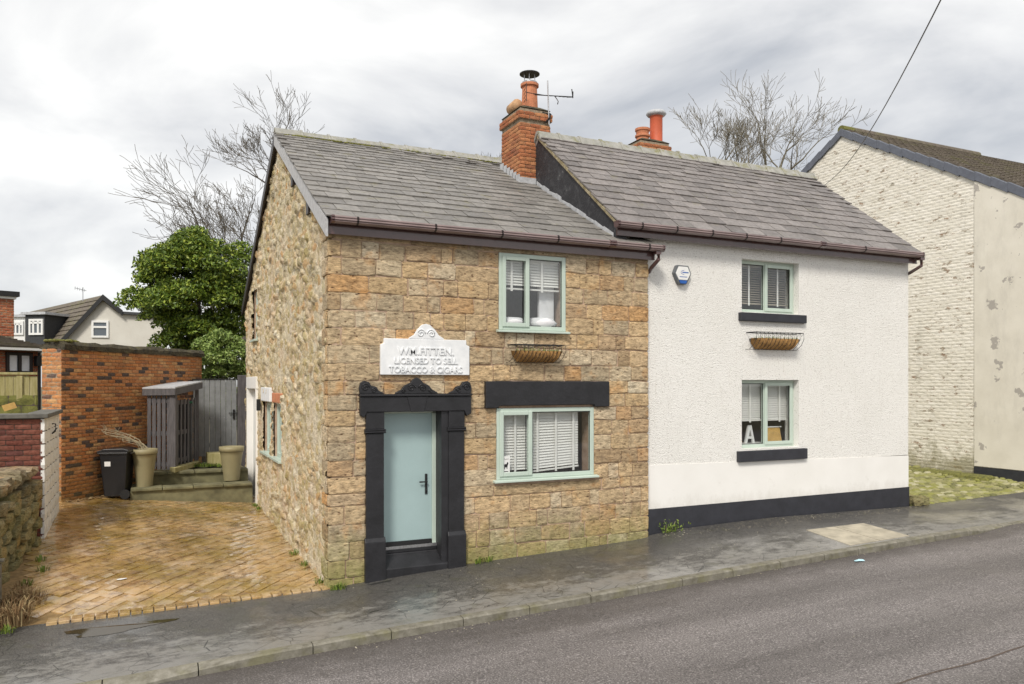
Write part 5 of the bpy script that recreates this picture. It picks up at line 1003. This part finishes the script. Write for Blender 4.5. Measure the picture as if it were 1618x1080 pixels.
# grey boarded gate
gy = 10.7; gx0, gx1 = onY(305, 600, gy).x, onY(374, 600, gy).x
gt_ = thing('boarded_gate', ((gx0 + gx1) / 2, gy, LZ), 'grey vertical boarded garden gate with black latch between wall and cottage', 'gate'); n = 8
for i in range(n): a = gx0 + (gx1 - gx0) * i / n; b = gx0 + (gx1 - gx0) * (i + 1) / n; box('board', 'gate_grey', gt_, a + .004, b - .004, gy, gy + .03, LZ + .12, 2.93, bevel=.005)
for z_ in (1.2, 1.9, 2.75): box('ledge', 'gate_grey', gt_, gx0, gx1, gy + .031, gy + .07, z_, z_ + .1)
box('top_rail', 'black_metal', gt_, gx0 - .02, gx1 + .1, gy - .01, gy + .04, 2.935, 2.965)
mb = MB()
for i in range(2 * n): mb.box(gx0 + (gx1 - gx0) * (i + .5) / (2 * n) - .006, gx0 + (gx1 - gx0) * (i + .5) / (2 * n) + .006, gy - .006, gy - .0005, 1.945, 1.957)
mb.build('nail_heads', 'steel', gt_); MB().box(gx1 - .10, gx1 - .05, gy - .03, gy - .001, 1.92, 2.16).tube([(gx1 - .2, gy - .04, 2.07), (gx1 + .02, gy - .04, 2.07)], .012, 6).build('latch', 'black_metal', gt_)
o = box('gate_post', 'timber', None, gx1 + .02, gx1 + .24, gy - .06, gy + .10, LZ - .2, 3.06, bevel=.01); tag(o, 'dark timber gate post between the grey gate and the cottage', 'post')
bb = MB().box(-.95, -.45, 9.35, 9.9, LZ, LZ + .30).build('timber_bed', 'old_fence', None, bevel=.01); tag(bb, 'low mossy timber bed on the landing beside the gate', 'planter')
tufts('landing_weeds', 'leaf_weed', [(-1.2 + random.uniform(-.6, .5), 9.25 + random.uniform(-.2, .2), LZ) for i in range(14)], 25, .10, .10, 'green weeds on the stone landing before the gate', 'weeds', .9, .009)
mb = MB()
for i in range(260):
    s = random.random(); p = W0 + wd * (WL * s * .55) + wn * random.uniform(.02, .18); r_ = random.uniform(.01, .03); z_ = zdrive(p.x, p.y); mb.add([p + Vector((-r_, 0, z_)), p + Vector((0, -r_, z_ + r_ * .8)), p + Vector((r_, 0, z_ + r_ * .3)), p + Vector((0, r_, z_ + r_))], [(0, 1, 2, 3)])
o = mb.build('leaf_litter', 'straw'); o['kind'] = 'stuff'; tag(o, 'dead leaves gathered along the foot of the brick wall', 'leaves')

# ------------------------------------------------------------------ vegetation
def crown_points(c, rad, n, clumps, seed, lump=.42):
    q = np.random.default_rng(seed); P = []
    for i in range(clumps):
        d = q.normal(size=3); d /= np.linalg.norm(d); r_ = q.uniform(.35, 1.12) ** .6; cc = d * r_; s = q.uniform(.6, 1.3) * lump; m_ = int(n / clumps * (s / lump) ** 2)
        e_ = q.normal(size=(m_, 3)); e_ /= np.linalg.norm(e_, axis=1)[:, None]; e_[:, 2] = np.abs(e_[:, 2]) * 1.0 - .35; P.append(cc + e_ * s * q.uniform(.55, 1.0, (m_, 1)))
    P = np.concatenate(P); return np.array(c) + P * np.array(rad)
tc_ = atd(315, 470, 24.0)
tr = thing('evergreen_tree', (tc_.x, tc_.y, 0), 'dense glossy evergreen tree rising behind the orange brick wall', 'tree')
pts = crown_points(tc_, (1.75, 1.6, 1.85), 60000, 110, 3, .31); leafy('crown', 'leaf_evergreen', pts, .066, tr, None)
MB().tube([(tc_.x, tc_.y, -.5), (tc_.x + .05, tc_.y, 2), (tc_.x - .05, tc_.y, 4), (tc_.x, tc_.y, 6)], [.2, .17, .12, .03], 8).tube([(tc_.x, tc_.y, 3), (tc_.x - .7, tc_.y, 4.6), (tc_.x - 1.1, tc_.y, 5.4)], [.1, .07, .02], 6).tube([(tc_.x, tc_.y, 3.4), (tc_.x + .8, tc_.y, 4.9), (tc_.x + 1.1, tc_.y, 6)], [.1, .07, .02], 6).build('trunk', 'bark', tr, smooth=True)
ivc = atd(358, 570, 21.5); iv = thing('ivy_bush', (ivc.x, ivc.y, 0), 'pale green ivy bush spilling over behind the grey gate', 'bush')
leafy('foliage', 'leaf_ivy', crown_points(ivc, (.85, .7, .75), 9000, 34, 9, .4), .055, iv, None); leafy('lower_foliage', 'leaf_ivy', crown_points(ivc + Vector((-.1, .1, -1.1)), (.75, .6, .9), 5000, 24, 10, .4), .055, iv)
mb = MB(); 
for i in range(14): a = random.uniform(0, 6.28); mb.tube([(ivc.x, ivc.y, 0), (ivc.x + .3 * math.cos(a), ivc.y + .3 * math.sin(a), 2.4), (ivc.x + .7 * math.cos(a), ivc.y + .5 * math.sin(a), ivc.z + random.uniform(-.2, .6))], [.03, .02, .006], 5)
mb.build('stems', 'bark_pale', iv)
def bare_tree(base, h, seed, label, spread=.55, lean=(0, 0), mat='bark', levels=6, r0=None, group='bare winter trees', fork=6.0):
    q = random.Random(seed); t = thing('bare_tree', base, label, 'tree', group); tm, tw, limbs = MB(), MB(), []
    def grow(p, d, l, r_, lev):
        segs = 4 if lev < 3 else 3; pts = [p]; rs = [r_]; cur = p; dd_ = d.copy()
        for k in range(segs):
            dd_ = (dd_ + Vector((q.gauss(0, .15 if lev else .01), q.gauss(0, .15 if lev else .01), q.gauss(.04, .10)))).normalized(); cur = cur + dd_ * l / segs; pts.append(cur); rs.append(max(.008, r_ * (1 - .36 * (k + 1) / segs)))
        if lev == 1: limbs.append(MB())
        (tm if lev == 0 else limbs[-1] if lev < 3 else tw).tube(pts, rs, 7 if lev == 0 else (5 if lev < 3 else 3), cap=False)
        if lev >= levels: return
        nk = 5 if lev == 0 else (2 if lev < 3 else q.choice((2, 3, 3)))
        for k in range(nk + (1 if lev in (1, 2) else 0)):
            last = k == 0; f_ = 1 if last else (q.uniform(.8, 1.0) if lev == 0 else q.uniform(.35, .95)); i_ = min(len(pts) - 1, max(1, int(round(f_ * segs)))); a = q.uniform(0, 6.283); sp_ = (.22 if last else spread * q.uniform(.8, 1.45))
            o_ = dd_.orthogonal().normalized(); o_ = Matrix.Rotation(a, 3, dd_) @ o_; nd = (dd_ * math.cos(sp_) + o_ * math.sin(sp_) + Vector((lean[0] * .22, lean[1] * .22, .12))).normalized()
            grow(pts[i_], nd, ((h - fork) * q.uniform(.28, .40) if lev == 0 else l * q.uniform(.62, .88)), rs[i_] * (.8 if last else .62), lev + 1)
    grow(Vector(base), Vector((0, 0, 1)), fork, r0 or (h - fork) * .030, 0)
    tm.build('trunk', mat, t, smooth=True); [lm.build('limb', mat, t, smooth=True) for lm in limbs]; o = tw.build('twigs', mat, t); o['kind'] = 'stuff'; return t
def tree_at(px, d, fork_py, top_py, *a, **k):
    b = atd(px, 605, d); zz_ = lambda py: CAM.z + (605 - py) / FPX * d + .5; return bare_tree((b.x, b.y, -.5), zz_(top_py), *a, fork=zz_(fork_py), **k)
tree_at(385, 30, 440, 235, 21, 'bare spreading tree behind the evergreen tree beside the cottage gable', .62, (-1.0, 0))
tree_at(338, 33, 430, 300, 25, 'low twiggy bare tree top showing over the evergreen tree', .7, (-.6, 0))
tree_at(448, 34, 300, 168, 12, 'tall wind swept bare tree showing above the cottage ridge end', .55, (-.5, 0))
tree_at(1135, 36, 300, 165, 33, 'smaller bare tree behind the white house ridge beside the red chimney pot', .55, (-.2, 0), 'bark_pale')
tree_at(1172, 39, 300, 175, 36, 'slender bare tree standing between the smaller and the larger bare tree', .42, (0, 0), 'bark_pale')
tree_at(1222, 34, 300, 130, 41, 'larger many branched bare tree between white house ridge and painted gable', .6, (.25, 0), 'bark_pale')
tree_at(775, 45, 300, 232, 51, 'distant bare tree top just clearing the cottage ridge by the brick chimney', .5, (0, 0), levels=5)

# ------------------------------------------------------------------ houses behind on the left
# dormer bungalow with cream gable
G0 = atd(165, 605, 36.0); G0.z = 0
def gp(px, py, d=36.0): return atd(px, py, d)
bu = thing('dormer_bungalow', (G0.x, G0.y, -.5), 'dormer bungalow with cream gable, mossy brown tiles and white dormer windows', 'house')
gu = Vector((CT, -ST, 0)).normalized(); gu = (gu * math.cos(R(12)) + Vector((ST, CT, 0)) * math.sin(R(12))).normalized(); gb_ = Vector((-gu.y, gu.x, 0))
ga = gp(165, 470); gO = Vector((ga.x, ga.y, 0)); zA = ga.z
pr = lambda a, z_: (a, z_)
def gside(px): 
    r_ = ray(px, 605); # intersect with gable plane through gO spanned by gu,z
    nx = gb_; t = (gO - CAM).dot(nx) / r_.dot(nx); return (CAM + r_ * t - gO).dot(gu), t
aL, tL = gside(92); zL = CAM.z + (605 - 556) / FPX * tL; aR, tR = gside(196); zR = CAM.z + (605 - 494) / FPX * tR; aE, tE = gside(262)
MB().prism([(aL - .6, -.6), (aE, -.6), (aE, zR - .1), (aR, zR), (0, zA), (aL - .6, zL - .45)], gO, gu, (0, 0, 1), gb_ * .3).build('gable_wall', 'far_render', bu)
w0, t0 = gside(145); w1, t1 = gside(172); zt_, zb_ = CAM.z + (605 - 506) / FPX * t0, CAM.z + (605 - 533) / FPX * t0
def rect_frame(o_, u, n_, a0, a1, z0, z1, f_, mat, parent, name='window', bars=(), hb=()):
    mb = MB(); P = lambda a, z_: o_ + u * a + Vector((0, 0, z_))
    def bar(a, b, c, d): mb.obox(P((a + b) / 2, (c + d) / 2) + n_ * .03, u * (b - a) / 2, n_ * .035, (0, 0, (d - c) / 2))
    bar(a0, a0 + f_, z0, z1); bar(a1 - f_, a1, z0, z1); bar(a0 + f_, a1 - f_, z0, z0 + f_); bar(a0 + f_, a1 - f_, z1 - f_, z1)
    for b in bars: bar(b - f_ / 2, b + f_ / 2, z0 + f_, z1 - f_)
    for b in hb: bar(a0 + f_, a1 - f_, b - f_ / 2, b + f_ / 2)
    wo = mb.build(name, mat, parent); m2 = MB(); m2.obox(P((a0 + a1) / 2, (z0 + z1) / 2) + n_ * .012, u * ((a1 - a0) / 2 - f_), n_ * .006, (0, 0, (z1 - z0) / 2 - f_)); m2.build('pane', 'far_glass', wo); return wo
k = NT('far_glass'); M['far_glass'] = k.done((.11, .13, .15), .08, spec=.6)
rect_frame(gO, gu, -gb_, w0, w1, zb_, zt_, .09, 'white_frame', bu, hb=(zb_ + (zt_ - zb_) * .62,))
# main roof running away to the left from the gable
rl = -gu * 0 + gb_
def slope(o_, e_, along, th=.12):
    mb = MB(); n_ = (e_ - o_).cross(along).normalized(); n_ = n_ if n_.z > 0 else -n_
    P = [o_, e_, e_ + along, o_ + along]; mb.v = [tuple(p) for p in P] + [tuple(p - n_ * th) for p in P]; mb.f = [(0, 1, 2, 3), (7, 6, 5, 4), (0, 4, 5, 1), (1, 5, 6, 2), (2, 6, 7, 3), (3, 7, 4, 0)]; return mb
farp = gp(22, 492, 47.0); along = Vector((farp.x - gO.x, farp.y - gO.y, 0)); ridgeA = gO + Vector((0, 0, zA + .08)) - gb_ * .2
eaveA = gO + gu * (aL - .55) + Vector((0, 0, zL - .35)) - gb_ * .2
rfm = slope(ridgeA, eaveA, along).build('roof', 'concrete_tile', bu); eR = gO + gu * aR + Vector((0, 0, zR + .05)) - gb_ * .2; slope(ridgeA + Vector((0, 0, .003)), eR, along).build('rear_roof', 'concrete_tile', bu)
slope(eR, gO + gu * aE + Vector((0, 0, zR - .03)) - gb_ * .2, along).build('flat_roof', 'dormer_dark', bu)
sd_ = (eaveA - ridgeA); ls = sd_.length; sd_.normalize(); ad = along.normalized(); nn_ = sd_.cross(ad).normalized(); nn_ = nn_ if nn_.z > 0 else -nn_; mb = MB()
for j in range(int(ls / .3)): mb.obox(ridgeA + sd_ * (.15 + j * .3) + ad * along.length / 2 + nn_ * .02, sd_ * .16 + nn_ * .02, ad * along.length / 2, nn_ * .02)
o = mb.build('tile_courses', 'concrete_tile', rfm); o['kind'] = 'stuff'
for a, b in ((ridgeA, eaveA), (ridgeA, eR)): mb = MB(); d_ = b - a; mb.obox((a + b) / 2 - gb_ * .03 + Vector((0, 0, -.08)), d_ / 2, gb_ * .03, (0, 0, .13)); mb.build('barge_board', 'black_metal', bu)
# dormer with two windows
dfp = [gp(38, 505, 37.5), gp(66, 500, 37.2)]
def dormer(pxa, pxb, d, yt, yb, dep, sidemat):
    a = atd(pxa, 605, d); b = atd(pxb, 605, d * .995); a.z = b.z = 0; u = (b - a).normalized(); n_ = Vector((u.y, -u.x, 0)); Lw = (b - a).length; zt = CAM.z + (605 - yt) / FPX * d; zb = CAM.z + (605 - yb) / FPX * d
    dm = MB().prism([(0, zb - .6), (Lw, zb - .6), (Lw, zt), (0, zt)], a - n_ * .05, u, (0, 0, 1), -n_ * dep).build('dormer', sidemat, bu)
    MB().prism([(-.15, zt + .003), (Lw + .15, zt + .003), (Lw + .15, zt + .12), (-.15, zt + .12)], a + n_ * .08, u, (0, 0, 1), -n_ * (dep + .1)).build('dormer_roof', 'lead', dm)
    rect_frame(a - n_ * .045, u, n_, Lw * .22, Lw * .96, zb, zt - .2, .09, 'white_frame', dm, bars=(Lw * .46, Lw * .71), hb=(zb + (zt - zb) * .6,)); return dm
dormer(39, 69, 36.0, 497, 529, 2.6, 'dormer_dark'); dormer(14, 38, 37.5, 501, 529, 2.4, 'white_frame')
ap = gp(131, 468, 37.5); aer = thing('rooftop_aerial', (ap.x, ap.y, ap.z - .5), 'small rooftop aerial on the ridge of the dormer bungalow', 'aerial')
MB().tube([(ap.x, ap.y, ap.z - .5), (ap.x, ap.y, ap.z + .45)], .02, 5).build('mast', 'steel', aer); mb = MB().tube([(ap.x - .35, ap.y, ap.z + .40), (ap.x + .15, ap.y, ap.z + .28)], .015, 4)
for i in range(5): mb.tube([(ap.x - .33 + i * .1, ap.y - .1, ap.z + .30 - i * .02), (ap.x - .33 + i * .1, ap.y + .1, ap.z + .48 - i * .025)], .01, 4)
mb.build('boom', 'steel', aer)
# red brick house at the far left with a tiled lean-to
rh = thing('brick_house', tuple(atd(-20, 605, 22).xy) + (-.2,), 'red brick house with tiled lean-to and dark brown window', 'house')
a = atd(-150, 605, 20.6); b = atd(22, 605, 22.4); a.z = b.z = 0; u = (b - a).normalized(); n_ = Vector((u.y, -u.x, 0)); zz = lambda py, d=22.0: CAM.z + (605 - py) / FPX * d
MB().prism([(0, 0), ((b - a).length, 0), ((b - a).length, zz(463)), (0, zz(463))], a, u, (0, 0, 1), -n_ * 1.5).build('wall', 'brick_mortar', rh)
pieces(rh, 'brick', 'brick', 'brick_red', brick_faces([(a + u * ((b - a).length - 1.2), u, 1.2, zz(530), zz(463), n_), (b, -n_, 1.5, zz(530), zz(463), u)]), 200)
MB().prism([(-.1, zz(466)), ((b - a).length + .12, zz(466)), ((b - a).length + .12, zz(458)), (-.1, zz(458))], a + n_ * .12, u, (0, 0, 1), -n_ * 1.7).build('roof_edge', 'black_metal', rh)
MB().prism([(-.1, zz(470)), ((b - a).length + .05, zz(470)), ((b - a).length + .05, zz(466) - .004), (-.1, zz(466) - .004)], a + n_ * .05, u, (0, 0, 1), -n_ * 1.6).build('roof_trim', 'white_frame', rh)
d2 = 19.5; a2 = atd(-150, 605, d2 * .9); b2 = atd(60, 605, d2 * 1.03); a2.z = b2.z = 0; u2 = (b2 - a2).normalized(); n2 = Vector((u2.y, -u2.x, 0)); L2 = (b2 - a2).length; z2 = lambda py: zz(py, d2)
MB().prism([(0, 0), (L2, 0), (L2, z2(548)), (0, z2(548))], a2, u2, (0, 0, 1), -n2 * 2.3).build('lean_to_wall', 'brick_mortar', rh)
pieces(rh, 'brick', 'brick', 'brick_red', brick_faces([(a2 + u2 * (L2 - 1.3), u2, 1.3, z2(600), z2(552), n2)]), 120)
lr = MB().prism([(-.3, z2(548)), (2.4, z2(522)), (2.4, z2(522) - .1), (-.3, z2(548) - .1)], a2 - u2 * .1, -n2, (0, 0, 1), u2 * (L2 + .25)).build('lean_to_roof', 'concrete_tile', rh)
sv = (-n2 * 2.7 + Vector((0, 0, z2(522) - z2(548)))); sn = u2.cross(sv).normalized(); mb = MB()
for j in range(9): mb.obox(a2 + u2 * (L2 / 2 + .02) + n2 * .3 + Vector((0, 0, z2(548))) + sv * ((j + .5) / 9) + sn * .015, u2 * (L2 / 2 + .1), sv / 9 * .52 + sn * -.02, sn * .018)
o = mb.build('tile_courses', 'concrete_tile', lr); o['kind'] = 'stuff'
MB().prism([(-.15, z2(553)), (L2 + .18, z2(553)), (L2 + .18, z2(549.5)), (-.15, z2(549.5))], a2 + n2 * .33, u2, (0, 0, 1), -n2 * .1).build('fascia', 'white_frame', rh)
rect_frame(a2, u2, n2, L2 - (60 - 10) / FPX * d2, L2 - (60 - 50) / FPX * d2, z2(590), z2(556), .07, 'dark_brown', rh, bars=(L2 - 29.5 / FPX * d2,))
for q in ((13, 28), (32, 47)): MB().obox(a2 + u2 * (L2 - (60 - (q[0] + q[1]) / 2) / FPX * d2) + n2 * .024 + Vector((0, 0, z2(574))), u2 * 6.2 / FPX * d2, n2 * .003, (0, 0, 13 / FPX * d2)).build('curtain', 'curtain', rh)
MB().obox(a2 + u2 * (L2 - .05) + n2 * .1 + Vector((0, 0, z2(569))), u2 * .07, n2 * .07, (0, 0, .13)).tube([a2 + u2 * (L2 - .02) + n2 * .1 + Vector((0, 0, z2(555))), a2 + u2 * (L2 - .02) + n2 * .1 + Vector((0, 0, .3))], .04, 6).build('meter_box', 'black_metal', rh)
# fill in any labels the setting needs and keep names tidy
for o in bpy.data.objects:
    if o.get('label') is None and 'label' in o.keys(): del o['label']
